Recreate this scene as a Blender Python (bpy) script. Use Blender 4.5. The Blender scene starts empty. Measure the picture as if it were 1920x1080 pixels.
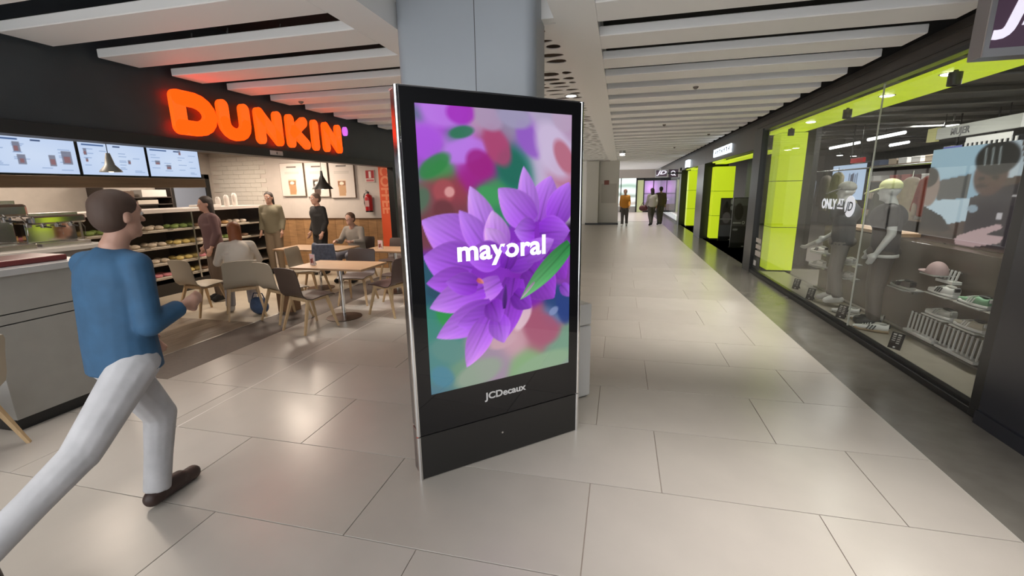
import bpy, bmesh, math, random
import numpy as np
from mathutils import Matrix, Vector
random.seed(7)
D = bpy.data
scene = bpy.context.scene
C = scene.collection
PI = math.pi

# strength of the lamps, added fill lights and glowing surfaces
WORLD_S = 2.3; ATRIUM = 20; GAPL = 7.5; GAPR = 9; DUNK = 38; JDW = 11; JDS = 45
LIME = .62; SCREEN = .70; SIGN = .90; MENU = .72; SIDE_GLOW = .7
# ------------------------------------------------------------------ camera
CAM_H = 1.7
def cam_axes(yaw, pitch, roll):
    f = Vector((math.sin(yaw)*math.cos(pitch), math.cos(yaw)*math.cos(pitch), -math.sin(pitch)))
    r = Vector((math.cos(yaw), -math.sin(yaw), 0)); d = f.cross(r)
    return math.cos(roll)*r+math.sin(roll)*d, -math.sin(roll)*r+math.cos(roll)*d, f
r_, d_, f_ = cam_axes(*[math.radians(v) for v in (-13.7, 12.55, 0.87)])
cam_data = D.cameras.new('camera'); cam = D.objects.new('camera', cam_data); C.objects.link(cam)
cam_data.sensor_width = 36; cam_data.lens = 830/1920*36; cam_data.clip_start = .05; cam_data.clip_end = 200
cam.matrix_world = Matrix(((r_.x, -d_.x, -f_.x, 0), (r_.y, -d_.y, -f_.y, 0), (r_.z, -d_.z, -f_.z, CAM_H), (0, 0, 0, 1)))
scene.camera = cam

# ------------------------------------------------------------------ world, lights, exposure
w = D.worlds.new('world'); scene.world = w; w.use_nodes = True
w.node_tree.nodes['Background'].inputs[0].default_value = (.95, .975, 1, 1)
w.node_tree.nodes['Background'].inputs[1].default_value = WORLD_S
vs = scene.view_settings
vs.view_transform = 'Standard'; vs.look = 'None'; vs.gamma = 1; vs.use_curve_mapping = False
vs.exposure = 0.3
def area(name, loc, sx, sy, power, color=(1, 1, 1), rot=(0, 0, 0), spread=180):
    l = D.lights.new(name, 'AREA'); l.shape = 'RECTANGLE'; l.size = sx; l.size_y = sy
    l.energy = power; l.color = color; l.spread = math.radians(spread)
    o = D.objects.new(name, l); C.objects.link(o); o.location = loc; o.rotation_euler = rot
    return o
WARM = (1, .84, .69); NEUT = (1, .965, .92); COOL = (.86, .93, 1)
# daylight falling through the atrium roof behind the camera
area('atrium_light', (-.8, -4.5, 5.0), 7, 4, ATRIUM, COOL, (math.radians(38), 0, 0))
# added narrow-beam fill lights, hidden above the ceiling gaps
for k in [-6, -5, -4]+list(range(0, 40, 2)):
    y = 5.335 + .7*k
    if y > 32: break
    area('gap_fill_light', (-3.35, y, 3.05), 2.2, .12, GAPL*(.36 if k < 0 else 1), NEUT, spread=50)
    area('gap_fill_light', (1.1, y, 3.05), 2.2, .12, GAPR*(.60 if k < 0 else 1), NEUT, spread=50)
# coffee bar
for x, y in ((-5.6, 6.4), (-5.9, 3.4), (-6.9, 8.1), (-8.4, 5.0), (-8.4, 7.6)):
    area('bar_ceiling_light', (x, y, 2.56), .5, .5, DUNK, WARM)
# sports shop: window strip and sales floor
for y in (4.6, 6.1, 7.7):
    area('window_ceiling_light', (2.95, y, 2.60), .12, .12, JDW, NEUT, spread=150)
for x, y in ((4.6, 6), (4.6, 9.5), (4.6, 13), (6.6, 8), (6.6, 12), (5, 17), (5, 21)):
    area('shop_ceiling_light', (x, y, 2.96), .6, .6, JDS, (1, .97, .92))

# ------------------------------------------------------------------ materials
MATS = {}
def mat(name, col, rough=.5, metal=0, spec=.5, emit=0, ecol=None, var=0, vscale=8, bump=0, bscale=200, coat=0, stretch=None):
    if name in MATS: return MATS[name]
    m = D.materials.new(name); m.use_nodes = True; nt = m.node_tree; b = nt.nodes['Principled BSDF']
    b.inputs['Roughness'].default_value = rough; b.inputs['Metallic'].default_value = metal
    b.inputs['Specular IOR Level'].default_value = spec; b.inputs['Coat Weight'].default_value = coat
    b.inputs['Base Color'].default_value = (*col, 1)
    if emit:
        b.inputs['Emission Color'].default_value = (*(ecol or col), 1); b.inputs['Emission Strength'].default_value = emit
    if var or bump:
        tc = nt.nodes.new('ShaderNodeTexCoord'); mp = nt.nodes.new('ShaderNodeMapping')
        nt.links.new(tc.outputs['Object'], mp.inputs[0])
        if stretch: mp.inputs['Scale'].default_value = stretch
    if var:
        nz = nt.nodes.new('ShaderNodeTexNoise'); nz.inputs['Scale'].default_value = vscale; nz.inputs['Detail'].default_value = 5
        nt.links.new(mp.outputs[0], nz.inputs['Vector'])
        rp = nt.nodes.new('ShaderNodeValToRGB'); rp.color_ramp.elements[0].position = .3; rp.color_ramp.elements[1].position = .7
        rp.color_ramp.elements[0].color = (*[max(0, c*(1-var)) for c in col], 1)
        rp.color_ramp.elements[1].color = (*[min(1, c*(1+var)) for c in col], 1)
        nt.links.new(nz.outputs[0], rp.inputs[0]); nt.links.new(rp.outputs[0], b.inputs['Base Color'])
    if bump:
        nb = nt.nodes.new('ShaderNodeTexNoise'); nb.inputs['Scale'].default_value = bscale
        nt.links.new(mp.outputs[0], nb.inputs['Vector'])
        bp = nt.nodes.new('ShaderNodeBump'); bp.inputs['Strength'].default_value = bump; bp.inputs['Distance'].default_value = .002
        nt.links.new(nb.outputs[0], bp.inputs['Height']); nt.links.new(bp.outputs[0], b.inputs['Normal'])
    MATS[name] = m
    return m
def glass_mat(name, tint=(.96, .98, .97), ior=1.5, boost=0.0):
    if name in MATS: return MATS[name]
    m = D.materials.new(name); m.use_nodes = True; nt = m.node_tree; nt.nodes.clear()
    o = nt.nodes.new('ShaderNodeOutputMaterial'); mx = nt.nodes.new('ShaderNodeMixShader')
    t = nt.nodes.new('ShaderNodeBsdfTransparent'); g = nt.nodes.new('ShaderNodeBsdfGlossy'); lw = nt.nodes.new('ShaderNodeLayerWeight'); lw.inputs[0].default_value = .5
    pw = nt.nodes.new('ShaderNodeMath'); pw.operation = 'POWER'; pw.inputs[1].default_value = 5; nt.links.new(lw.outputs['Facing'], pw.inputs[0])
    t.inputs[0].default_value = (*tint, 1); g.inputs['Roughness'].default_value = .0; f = pw
    ad = nt.nodes.new('ShaderNodeMath'); ad.inputs[1].default_value = boost; ad.use_clamp = True
    nt.links.new(f.outputs[0], ad.inputs[0]); nt.links.new(ad.outputs[0], mx.inputs[0])
    nt.links.new(t.outputs[0], mx.inputs[1]); nt.links.new(g.outputs[0], mx.inputs[2]); nt.links.new(mx.outputs[0], o.inputs[0])
    MATS[name] = m
    return m
def paint_mat(name, strength, rough=.5, emit=True, spec=.5):
    """colour printed / displayed on a flat panel: read from the mesh colour attribute"""
    if name in MATS: return MATS[name]
    m = D.materials.new(name); m.use_nodes = True; nt = m.node_tree; b = nt.nodes['Principled BSDF']
    a = nt.nodes.new('ShaderNodeVertexColor'); a.layer_name = 'Col'
    b.inputs['Roughness'].default_value = rough; b.inputs['Specular IOR Level'].default_value = spec
    if emit:
        b.inputs['Base Color'].default_value = (.01, .01, .01, 1)
        nt.links.new(a.outputs[0], b.inputs['Emission Color']); b.inputs['Emission Strength'].default_value = strength
    else:
        nt.links.new(a.outputs[0], b.inputs['Base Color'])
    MATS[name] = m
    return m

# ------------------------------------------------------------------ mesh helpers
class MB:
    """collects shapes and links them as ONE mesh object"""
    def __init__(s): s.bm = bmesh.new()
    def box(s, a, b, bev=0, M=None, seg=2):
        r = bmesh.ops.create_cube(s.bm, size=1)['verts']
        c = [(a[i]+b[i])/2 for i in range(3)]; d = [abs(b[i]-a[i]) for i in range(3)]
        bmesh.ops.transform(s.bm, matrix=(M or Matrix()) @ Matrix.Translation(c) @ Matrix.Diagonal((*d, 1)), verts=r)
        if bev:
            es = list({e for v in r for e in v.link_edges})
            bmesh.ops.bevel(s.bm, geom=es, offset=bev, segments=seg, profile=.5, affect='EDGES')
        return s
    def beam(s, p, q, w0, w1=None, n=4, rot=PI/4):
        """tapered bar with n sides from p to q"""
        w1 = w0 if w1 is None else w1
        p, q = Vector(p), Vector(q); z = (q-p).normalized()
        x = Vector((1, 0, 0)) if abs(z.x) < .9 else Vector((0, 1, 0))
        x = (x-z*x.dot(z)).normalized(); y = z.cross(x)
        rings = []
        for c, w in ((p, w0), (q, w1)):
            rings.append([s.bm.verts.new(c+(x*math.cos(rot+2*PI*k/n)+y*math.sin(rot+2*PI*k/n))*w) for k in range(n)])
        for k in range(n):
            s.bm.faces.new((rings[0][k], rings[0][(k+1) % n], rings[1][(k+1) % n], rings[1][k]))
        s.bm.faces.new(rings[0][::-1]); s.bm.faces.new(rings[1])
        return s
    def tube(s, pts, r, n=8, closed=False):
        pts = [Vector(p) for p in pts]; rs = r if isinstance(r, (list, tuple)) else [r]*len(pts)
        rings = []; up = Vector((0, 0, 1))
        for i, p in enumerate(pts):
            t = (pts[min(i+1, len(pts)-1)]-pts[max(i-1, 0)]).normalized()
            x = up.cross(t)
            if x.length < .05: x = Vector((1, 0, 0)).cross(t)
            x.normalize(); y = t.cross(x)
            rings.append([s.bm.verts.new(p+(x*math.cos(2*PI*k/n)+y*math.sin(2*PI*k/n))*rs[i]) for k in range(n)])
        for a, b in zip(rings, rings[1:]):
            for k in range(n): s.bm.faces.new((a[k], a[(k+1) % n], b[(k+1) % n], b[k]))
        s.bm.faces.new(rings[0][::-1]); s.bm.faces.new(rings[-1])
        return s
    def lathe(s, prof, c=(0, 0, 0), n=24, M=None):
        rings = []
        for r, z in prof:
            rings.append([s.bm.verts.new((M or Matrix()) @ Vector((c[0]+r*math.cos(2*PI*k/n), c[1]+r*math.sin(2*PI*k/n), c[2]+z))) for k in range(n)])
        for a, b in zip(rings, rings[1:]):
            for k in range(n): s.bm.faces.new((a[k], a[(k+1) % n], b[(k+1) % n], b[k]))
        s.bm.faces.new(rings[0][::-1]); s.bm.faces.new(rings[-1])
        return s
    def loft(s, rings, cap=True):
        R = [[s.bm.verts.new(p) for p in r] for r in rings]; n = len(R[0])
        for a, b in zip(R, R[1:]):
            for k in range(n): s.bm.faces.new((a[k], a[(k+1) % n], b[(k+1) % n], b[k]))
        if cap: s.bm.faces.new(R[0][::-1]); s.bm.faces.new(R[-1])
        return s
    def prism(s, poly, M, depth):
        """2-D polygon in the xy plane of M, extruded along +z of M"""
        lo = [s.bm.verts.new(M @ Vector((x, y, 0))) for x, y in poly]
        hi = [s.bm.verts.new(M @ Vector((x, y, depth))) for x, y in poly]
        n = len(poly); s.bm.faces.new(lo[::-1]); s.bm.faces.new(hi)
        for k in range(n): s.bm.faces.new((lo[k], lo[(k+1) % n], hi[(k+1) % n], hi[k]))
        return s
    def sphere(s, c, r, M=None, u=16, v=10):
        rr = r if isinstance(r, (list, tuple)) else (r, r, r)
        o = bmesh.ops.create_uvsphere(s.bm, u_segments=u, v_segments=v, radius=1)['verts']
        bmesh.ops.transform(s.bm, matrix=Matrix.Translation(c) @ (M or Matrix()) @ Matrix.Diagonal((*rr, 1)), verts=o)
        return s
    def mesh(s, smooth=False):
        bmesh.ops.recalc_face_normals(s.bm, faces=s.bm.faces)
        me = D.meshes.new('m'); s.bm.to_mesh(me); s.bm.free()
        if smooth:
            me.shade_smooth()
            me.set_sharp_from_angle(angle=math.radians(smooth if smooth is not True else 40))
        return me
    def build(s, name, m, parent=None, smooth=False):
        return link(name, s.mesh(smooth), m, parent)
def link(name, me, m, parent=None):
    o = D.objects.new(name, me); C.objects.link(o); me.name = name
    if m and not me.materials: me.materials.append(m)
    if parent: o.parent = parent; o.matrix_parent_inverse = PINV.get(parent.name, Matrix())
    return o
PINV = {}
def tag(o, label=None, cat=None, group=None, kind=None):
    if label: o['label'] = label
    if cat: o['category'] = cat
    if group: o['group'] = group
    if kind: o['kind'] = kind
    return o
def thing(name, label, cat, loc=(0, 0, 0), rz=0, group=None, world=False):
    """an Empty at the thing's base; world=True: its parts are given in world coordinates"""
    o = D.objects.new(name, None); C.objects.link(o); o.location = loc; o.rotation_euler = (0, 0, rz); o.empty_display_size = .1
    if world: PINV[o.name] = (Matrix.Translation(loc) @ Matrix.Rotation(rz, 4, 'Z')).inverted()
    return tag(o, label, cat, group)
def struct(o): o['kind'] = 'structure'; return o
def copy_tree(o, parent=None):
    c = o.copy(); C.objects.link(c)
    if parent: c.parent = parent
    for ch in o.children: copy_tree(ch, c)
    return c
def text_mesh(txt, size, depth, offset=0, M=Matrix(), align='LEFT', sx=1.0, shear=0.0, space=1.0):
    cu = D.curves.new('t', 'FONT'); cu.body = txt; cu.size = size; cu.extrude = depth; cu.offset = offset
    cu.align_x = align; cu.resolution_u = 4; cu.shear = shear; cu.space_character = space
    o = D.objects.new('t', cu); C.objects.link(o)
    dg = bpy.context.evaluated_depsgraph_get(); me = D.meshes.new_from_object(o.evaluated_get(dg))
    D.objects.remove(o); D.curves.remove(cu); me.materials.clear()
    me.transform(M @ Matrix.Diagonal((sx, 1, 1, 1)))
    return me
def frame(o, x, y):
    """matrix with origin o, local x and y axes"""
    x = Vector(x).normalized(); y = Vector(y).normalized(); z = x.cross(y)
    return Matrix(((x.x, y.x, z.x, o[0]), (x.y, y.y, z.y, o[1]), (x.z, y.z, z.z, o[2]), (0, 0, 0, 1)))
def lin(a):
    a = np.asarray(a, float)/255.0
    return np.where(a <= .04045, a/12.92, ((a+.055)/1.055)**2.4)
def painted(name, M, w, h, nx, ny, fn, m, parent=None):
    """flat panel w x h in the xy plane of M; fn(s, t) -> sRGB 0..255, s to the right, t downwards, 0..1"""
    s, t = np.meshgrid(np.linspace(0, 1, nx+1), np.linspace(0, 1, ny+1))
    co = np.stack([s*w, (1-t)*h, 0*s], -1).reshape(-1, 3)
    idx = np.arange((nx+1)*(ny+1)).reshape(ny+1, nx+1)
    fc = np.stack([idx[1:, :-1], idx[1:, 1:], idx[:-1, 1:], idx[:-1, :-1]], -1).reshape(-1, 4)
    me = D.meshes.new(name); me.from_pydata(co.tolist(), [], fc.tolist())
    col = lin(np.clip(fn(s, t), 0, 255)).reshape(-1, 3)
    ca = me.color_attributes.new('Col', 'FLOAT_COLOR', 'POINT')
    ca.data.foreach_set('color', np.concatenate([col, np.ones((len(col), 1))], 1).astype(np.float32).ravel())
    me.transform(M)
    return link(name, me, m, parent)
def flat(s, c): return np.zeros(s.shape+(3,))+np.array(c, float)
def put(img, mask, c):
    a = np.clip(mask, 0, 1)[..., None]
    return img*(1-a)+np.array(c, float)*a
def rect(s, t, s0, s1, t0, t1): return ((s >= s0) & (s <= s1) & (t >= t0) & (t <= t1)).astype(float)
def ell(s, t, cs, ct, rs, rt, soft=.15): return np.clip((1-np.hypot((s-cs)/rs, (t-ct)/rt))/soft, 0, 1)
def poly(s, t, pts):
    ins = np.zeros(s.shape, bool); n = len(pts)
    for i in range(n):
        (x0, y0), (x1, y1) = pts[i], pts[(i+1) % n]
        if y0 == y1: continue
        ins ^= ((y0 > t) != (y1 > t)) & (s < (x1-x0)*(t-y0)/(y1-y0)+x0)
    return ins.astype(float)

# ------------------------------------------------------------------ fused bodies (people, clothes, hanging garments)
def blob(name, prims, m, parent, voxel=.014, smooth=4, cut=None):
    """prims: ('c', p0, r0, p1, r1) round limb; ('f', p0, (a0, b0), p1, (a1, b1), xdir) flat-ended elliptical piece; ('e', centre, radii[, M])"""
    b = MB()
    for p in prims:
        if p[0] == 'c':
            _, p0, r0, p1, r1 = p; p0, p1 = Vector(p0), Vector(p1); z = (p1-p0).normalized()
            b.sphere(p0, r0, u=12, v=8); b.sphere(p1, r1, u=12, v=8); b.beam(p0, p1, r0, r1, n=12)
        elif p[0] == 'f':
            _, p0, (a0, b0), p1, (a1, b1), xd = p; p0, p1 = Vector(p0), Vector(p1); z = (p1-p0).normalized()
            x = Vector(xd); x = (x-z*x.dot(z)).normalized(); y = z.cross(x); n = 20
            b.loft([[c+x*math.cos(2*PI*k/n)*aa+y*math.sin(2*PI*k/n)*bb for k in range(n)] for c, aa, bb in ((p0, a0, b0), (p1, a1, b1))])
        else:
            b.sphere(p[1], p[2], p[3] if len(p) > 3 else None, u=16, v=12)
    me = b.mesh(); o = D.objects.new('tmp', me); C.objects.link(o)
    md = o.modifiers.new('r', 'REMESH'); md.mode = 'VOXEL'; md.voxel_size = voxel
    sm = o.modifiers.new('s', 'SMOOTH'); sm.factor = .5; sm.iterations = smooth
    dg = bpy.context.evaluated_depsgraph_get(); r = D.meshes.new_from_object(o.evaluated_get(dg))
    D.objects.remove(o); D.meshes.remove(me)
    if cut:
        bm = bmesh.new(); bm.from_mesh(r)
        for co, no in cut:
            bmesh.ops.bisect_plane(bm, geom=bm.verts[:]+bm.edges[:]+bm.faces[:], plane_co=co, plane_no=no, clear_outer=True)
        bm.to_mesh(r); bm.free()
    r.shade_smooth()
    return link(name, r, m, parent)

# ================================================================== SETTING
M_TILE = [mat('limestone_%d' % i, c, .28, var=.04, vscale=3, spec=.45) for i, c in enumerate(((.43, .388, .342), (.415, .374, .328), (.445, .402, .356)))]
M_GROUT = mat('grout', (.30, .24, .20), .8)
M_DARKSTONE = mat('dark_stone', (.155, .142, .122), .2, var=.12, vscale=5, spec=.5)
M_STRIP = mat('brown_mat', (.12, .095, .078), .6, var=.1, vscale=20)
M_WHITE = mat('white_ceiling', (.88, .87, .85), .6)
M_BLACK = mat('black_void', (.006, .006, .006), .9)
M_SLATE = mat('slate_fascia', (.045, .052, .06), .45, var=.1, vscale=3)
M_FASCIA = mat('brown_fascia', (.052, .043, .036), .35, var=.06, vscale=3)
M_FRAME = mat('black_frame', (.012, .012, .012), .3)
M_LIME = mat('lime_panel', (.50, .60, .012), .35, emit=LIME, ecol=(.54, .69, .018))  # glow put into the lime colour so the panels look brightly lit
M_STEEL = mat('brushed_steel', (.62, .62, .62), .25, 1)
M_CHROME = mat('chrome', (.8, .8, .8), .08, 1)

# ---- floor: limestone slabs in running bond
Y0, ROW, LEN = 1.66, .68, 1.1935
fl = struct(MB().box((-4.76, -2.6, -.06), (1.95, 36, -.006)).build('floor', M_GROUT))
slab = {}
def slab_mesh(wd, dp):
    key = (round(wd, 3), round(dp, 3))
    if key not in slab: slab[key] = MB().box((0, 0, -.02), (wd, dp, 0), .0012, seg=1).mesh()
    return slab[key]
G = .0045
for k in range(-2, 13):
    y = Y0+ROW*k
    off = -.113 if k % 2 == 0 else .29
    x = off-LEN*5
    while x < 1.95:
        a, b = max(x, -4.1), min(x+LEN, 1.95)
        if k <= 1: a = max(x, -4.75)
        if b-a > .05:
            me = slab_mesh(b-a-G, ROW-G); me = me if len(me.materials) == 0 else me
            o = D.objects.new('slab', me); C.objects.link(o); o.parent = fl; o.location = (a+G/2, y+G/2, 0)
            if not me.materials: me.materials.append(M_TILE[0])
            o.material_slots[0].link = 'OBJECT'; o.material_slots[0].material = random.choice(M_TILE)
        x += LEN
def slab_texture():
    m = D.materials.new('limestone_far'); m.use_nodes = True; nt = m.node_tree; b = nt.nodes['Principled BSDF']
    b.inputs['Roughness'].default_value = .28; b.inputs['Specular IOR Level'].default_value = .45
    tc = nt.nodes.new('ShaderNodeTexCoord'); mp = nt.nodes.new('ShaderNodeMapping'); br = nt.nodes.new('ShaderNodeTexBrick')
    mp.inputs['Location'].default_value = (.113, -Y0, 0)
    nt.links.new(tc.outputs['Object'], mp.inputs[0]); nt.links.new(mp.outputs[0], br.inputs[0])
    br.inputs['Color1'].default_value = (.43, .388, .342, 1); br.inputs['Color2'].default_value = (.42, .378, .332, 1); br.inputs['Mortar'].default_value = (.30, .24, .20, 1)
    br.inputs['Scale'].default_value = 1; br.inputs['Mortar Size'].default_value = .0025
    br.inputs['Brick Width'].default_value = LEN; br.inputs['Row Height'].default_value = ROW; br.offset = .34
    nt.links.new(br.outputs[0], b.inputs['Base Color'])
    return m
M_FAR = slab_texture()
yf = Y0+ROW*13
MB().box((-4.1, yf, -.02), (1.95, 23.55, 0)).build('paving', M_FAR, fl)
MB().box((-4.75, -2.6, -.02), (1.95, Y0-2*ROW, 0)).build('paving', M_FAR, fl)
MB().box((-4.1, 23.55, -.02), (1.95, 23.75, -.002)).build('floor_threshold', M_FRAME, fl)  # dark threshold strip where the tiled floor ends
MB().box((-4.1, 23.75, -.02), (1.95, 36, 0)).build('paving', mat('pink_stone', (.50, .42, .39), .3, var=.05), fl)
# dark border along the right-hand shops, running into their doorways
b = MB(); b.box((1.95, -2.6, -.06), (2.66, 36, 0)); b.box((2.66, 10.2, -.06), (4.2, 22.2, 0))
st = struct(b.build('trim_1', M_DARKSTONE))
MB().box((1.945, -2.6, -.03), (1.951, 36, .0006)).build('edge_profile', mat('pale_edge', (.45, .42, .37), .6), st)
# coffee bar threshold, expansion joint
tr = struct(MB().box((-4.73, Y0+2*ROW, -.05), (-4.10, 9, .0008)).build('trim_2', M_STRIP))
MB().box((-4.755, Y0+2*ROW, -.03), (-4.73, 9, .003)).build('edge_profile', mat('worn_steel', (.6, .58, .55), .35, 1, var=.3, vscale=6), tr)
struct(MB().box((-3.176, Y0+ROW, -.01), (-3.164, 7.5, .0012)).build('trim_3', mat('pale_joint', (.66, .61, .56), .4)))
# bar floor: wood planks, then pale stone
wf = struct(MB().box((-9.6, 1.5, -.06), (-4.755, 9.0, -.006)).build('floor', M_GROUT))
M_WOOD = [mat('floor_oak_%d' % i, c, .45, var=.3, vscale=5, stretch=(9, 1, 1)) for i, c in enumerate(((.24, .185, .135), (.195, .15, .108), (.27, .21, .155)))]
for i in range(13):
    for (ya, yb) in ((1.5, 3.2+.3*(i % 3)), (3.2+.3*(i % 3), 4.75)):
        x = -4.757-.2*i
        MB().box((x-.197, ya+.002, -.02), (x, yb-.002, 0)).build('plank', M_WOOD[(i*2+int(ya > 2)) % 3], wf)
MB().box((-9.6, 4.753, -.02), (-4.757, 9, 0)).build('paving', mat('cream_floor', (.50, .43, .33), .4, var=.05), wf)

# ---- ceiling
ce = struct(MB().box((-4.9, -1.0, 3.62), (3.0, 40, 3.7)).build('ceiling', M_BLACK))
slatL = MB().box((-4.69, 0, 2.93), (-2.05, .37, 3.005), .006, seg=1).mesh()
slatR = MB().box((-.22, 0, 2.93), (2.46, .37, 3.005), .006, seg=1).mesh()
for me in (slatL, slatR): me.materials.append(M_WHITE)
for k in range(-2, 43):
    for me in (slatL, slatR):
        o = D.objects.new('slat', me); C.objects.link(o); o.parent = ce; o.location = (0, 3.4+.7*k, 0)
# hanger brackets seen through the wide gap on the left
for x, y in ((-3.75, 3.9), (-3.2, 3.95), (-4.2, 3.92)):
    MB().tube([(x, y, 3.0), (x+.03, y+.02, 3.25)], .008).box((x-.03, y-.02, 3.0), (x+.03, y+.02, 3.04)).build('hanger', M_STEEL, ce)
MB().box((-4.6, 3.86, 3.3), (-2.4, 3.98, 3.4)).build('duct', mat('duct_brown', (.10, .07, .04), .5), ce)
# plaster beams either side of the recess
bl = struct(MB().box((-2.05, 1.2, 2.93), (-1.74, 34, 3.22)).build('trim_4', M_WHITE))
br_ = struct(MB().box((-.53, 1.2, 2.93), (-.22, 34, 3.22)).build('trim_5', M_WHITE))
MB().box((-1.74, 1.2, 3.12), (-.53, 3.8, 3.20)).build('recess_panel', M_WHITE, bl)
MB().box((-1.74, 3.70, 2.965), (-.53, 3.8, 3.12)).build('recess_return', M_WHITE, bl)
MB().box((-1.74, 3.8, 3.14), (-.53, 34, 3.2)).build('backing_panel', mat('brown_backing', (.13, .09, .06), .8), bl)
def perforated(seed):
    rnd = random.Random(seed); cu = D.curves.new('p', 'CURVE'); cu.dimensions = '2D'; cu.fill_mode = 'BOTH'; cu.extrude = .004
    def spl(pts):
        s = cu.splines.new('POLY'); s.points.add(len(pts)-1); s.use_cyclic_u = True
        for p, q in zip(s.points, pts): p.co = (q[0], q[1], 0, 1)
    wd, dp = 1.2, 1.4
    spl([(0, 0), (wd, 0), (wd, dp), (0, dp)])
    y = .15
    while y < dp-.10:
        x = .04+rnd.uniform(0, .05); hh = rnd.uniform(.085, .125)
        while x < wd-.10:
            a = min(rnd.uniform(.13, .30), wd-.04-x)
            if a < .09: break
            hy = hh*rnd.uniform(.65, 1.05); cy = y+rnd.uniform(-.012, .012); lean = rnd.uniform(-.35, .35)
            cx = x+a/2; n = 14
            spl([(cx+a/2*math.cos(2*PI*k/n)*.94, cy+hy*.9*math.sin(2*PI*k/n)*(1+lean*math.cos(2*PI*k/n))*.8) for k in range(n)])
            x += a+.022
        y += hh*2+.012
    o = D.objects.new('p', cu); C.objects.link(o)
    dg = bpy.context.evaluated_depsgraph_get(); me = D.meshes.new_from_object(o.evaluated_get(dg))
    D.objects.remove(o); D.curves.remove(cu); me.materials.clear(); me.materials.append(M_WHITE)
    return me
pf = [perforated(s) for s in (1, 2, 3)]
for k in range(13):
    o = D.objects.new('perforated_panel', pf[k % 3]); C.objects.link(o); o.parent = bl; o.location = (-1.735, 3.805+1.405*k, 2.965)

# ---- left side: coffee bar front
wl = struct(MB().box((-4.9, 1.4, 2.19), (-4.75, 9.05, 3.62)).build('wall_left', M_SLATE))
MB().box((-4.78, 1.4, 2.19), (-4.70, 9.05, 2.30), .004).build('shutter_box', mat('shutter_box', (.022, .022, .024), .4), wl)
MB().box((-4.86, 8.86, 0), (-4.72, 9.02, 2.19), .004).build('end_post', M_FRAME, wl)
MB().box((-4.9, 9.05, 2.19), (-4.75, 22, 3.62)).build('fascia', M_SLATE, wl)
MB().box((-4.9, 9.05, 0), (-4.80, 22, 2.19)).build('glow_panel', mat('added_glow', (.6, .58, .54), .3, emit=SIDE_GLOW, ecol=(1, .95, .87)), wl)  # added glowing panel, invented as a shop window to brighten the slats
for k in range(8): MB().box((-4.82, 9.05+1.85*k, 0), (-4.76, 9.12+1.85*k, 2.19)).build('mullion', M_FRAME, wl)  # bars in front of the added glowing panel
MB().box((-4.95, 22, 0), (-1.6, 22.15, 3.62)).build('end_wall', M_WHITE, wl)
MB().box((-5.1, -1.5, 0), (-4.9, 1.4, 3.62)).build('side_wall', mat('grey_front', (.30, .29, .28), .5), wl)
wb = struct(MB().box((-9.75, 1.4, 0), (-9.6, 9.2, 2.75)).build('wall_back', mat('bar_wall', (.42, .38, .34), .6, var=.05)))
we = struct(MB().box((-9.6, 9.0, 0), (-4.75, 9.15, 2.75)).build('wall_end', mat('bar_end_wall', (.56, .50, .45), .6, var=.03)))
struct(MB().box((-9.6, 1.25, 0), (-5.1, 1.4, 2.75)).build('wall_front', mat('bar_wall2', (.40, .36, .32), .6)))
struct(MB().box((-9.75, 1.25, 2.62), (-4.9, 9.15, 2.75)).build('ceiling', mat('bar_ceiling', (.20, .16, .13), .7)))
# pale glazed tiles left of the posters, wood dado below
M_GT = mat('glazed_tile', (.60, .56, .50), .2); tm = MB().box((0, 0, 0), (.297, .014, .097), .003, seg=1).mesh(); tm.materials.append(M_GT)
for r in range(15):
    for q in range(-1, 6):
        xa = -9.55+.3*q+(.15 if r % 2 else 0)
        if xa < -9.59 or xa > -8.25: continue
        o = D.objects.new('wall_tile', tm); C.objects.link(o); o.parent = we; o.location = (xa, 8.985, 1.14+.1*r)
M_DADO = [mat('dado_%d' % i, c, .45, var=.2, vscale=4, stretch=(1, 1, 6)) for i, c in enumerate(((.36, .20, .09), (.31, .17, .075)))]
for i in range(14):
    MB().box((-8.0+.21*i, 8.975, 0), (-8.0+.21*i+.207, 9.0, 1.10), .002, seg=1).build('dado_board', M_DADO[i % 2], we)
MB().box((-8.0, 8.96, 1.10), (-5.1, 9.0, 1.125)).build('dado_rail', mat('dado_rail', (.12, .07, .04), .4), we)
# door at the back of the bar
dr = struct(MB().box((-9.6, 7.95, 0), (-9.57, 8.75, 2.05)).build('door_1', mat('blue_grey_door', (.22, .26, .34), .35)))
MB().box((-9.6, 8.75, 0), (-9.55, 8.87, 2.15)).box((-9.6, 7.83, 0), (-9.55, 7.95, 2.15)).box((-9.6, 7.83, 2.05), (-9.55, 8.87, 2.15)).build('door_frame', M_FRAME, dr)

# ---- column with the display in front of it
b = MB(); n = 6; x0, x1, y0, y1, rr = -1.74, -.64, 3.43, 3.93, .09; pts = []
for cx, cy, a0 in ((x1-rr, y1-rr, 0), (x0+rr, y1-rr, 90), (x0+rr, y0+rr, 180), (x1-rr, y0+rr, 270)):
    for k in range(n+1): a = math.radians(a0+90*k/n); pts.append((cx+rr*math.cos(a), cy+rr*math.sin(a)))
M_COL = mat('grey_cladding', (.33, .36, .395), .38, .0, var=.03, vscale=2)
co = struct(MB().prism([(x*.995-.005, y*.999+.004) for x, y in pts], Matrix.Translation((0, 0, 0)), 3.12).build('wall_column', mat('joint_black', (.05, .05, .05), .6), smooth=30))
def half(keep):
    b = MB(); b.prism(pts, Matrix(), 3.118); bm = b.bm
    geom = bm.verts[:]+bm.edges[:]+bm.faces[:]
    bmesh.ops.bisect_plane(bm, geom=geom, plane_co=(-1.09+.003*keep, 0, 0), plane_no=(-keep, 0, 0), clear_outer=True)
    return b
half(1).build('cladding_panel', M_COL, co, smooth=30); half(-1).build('cladding_panel', M_COL, co, smooth=30)
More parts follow.
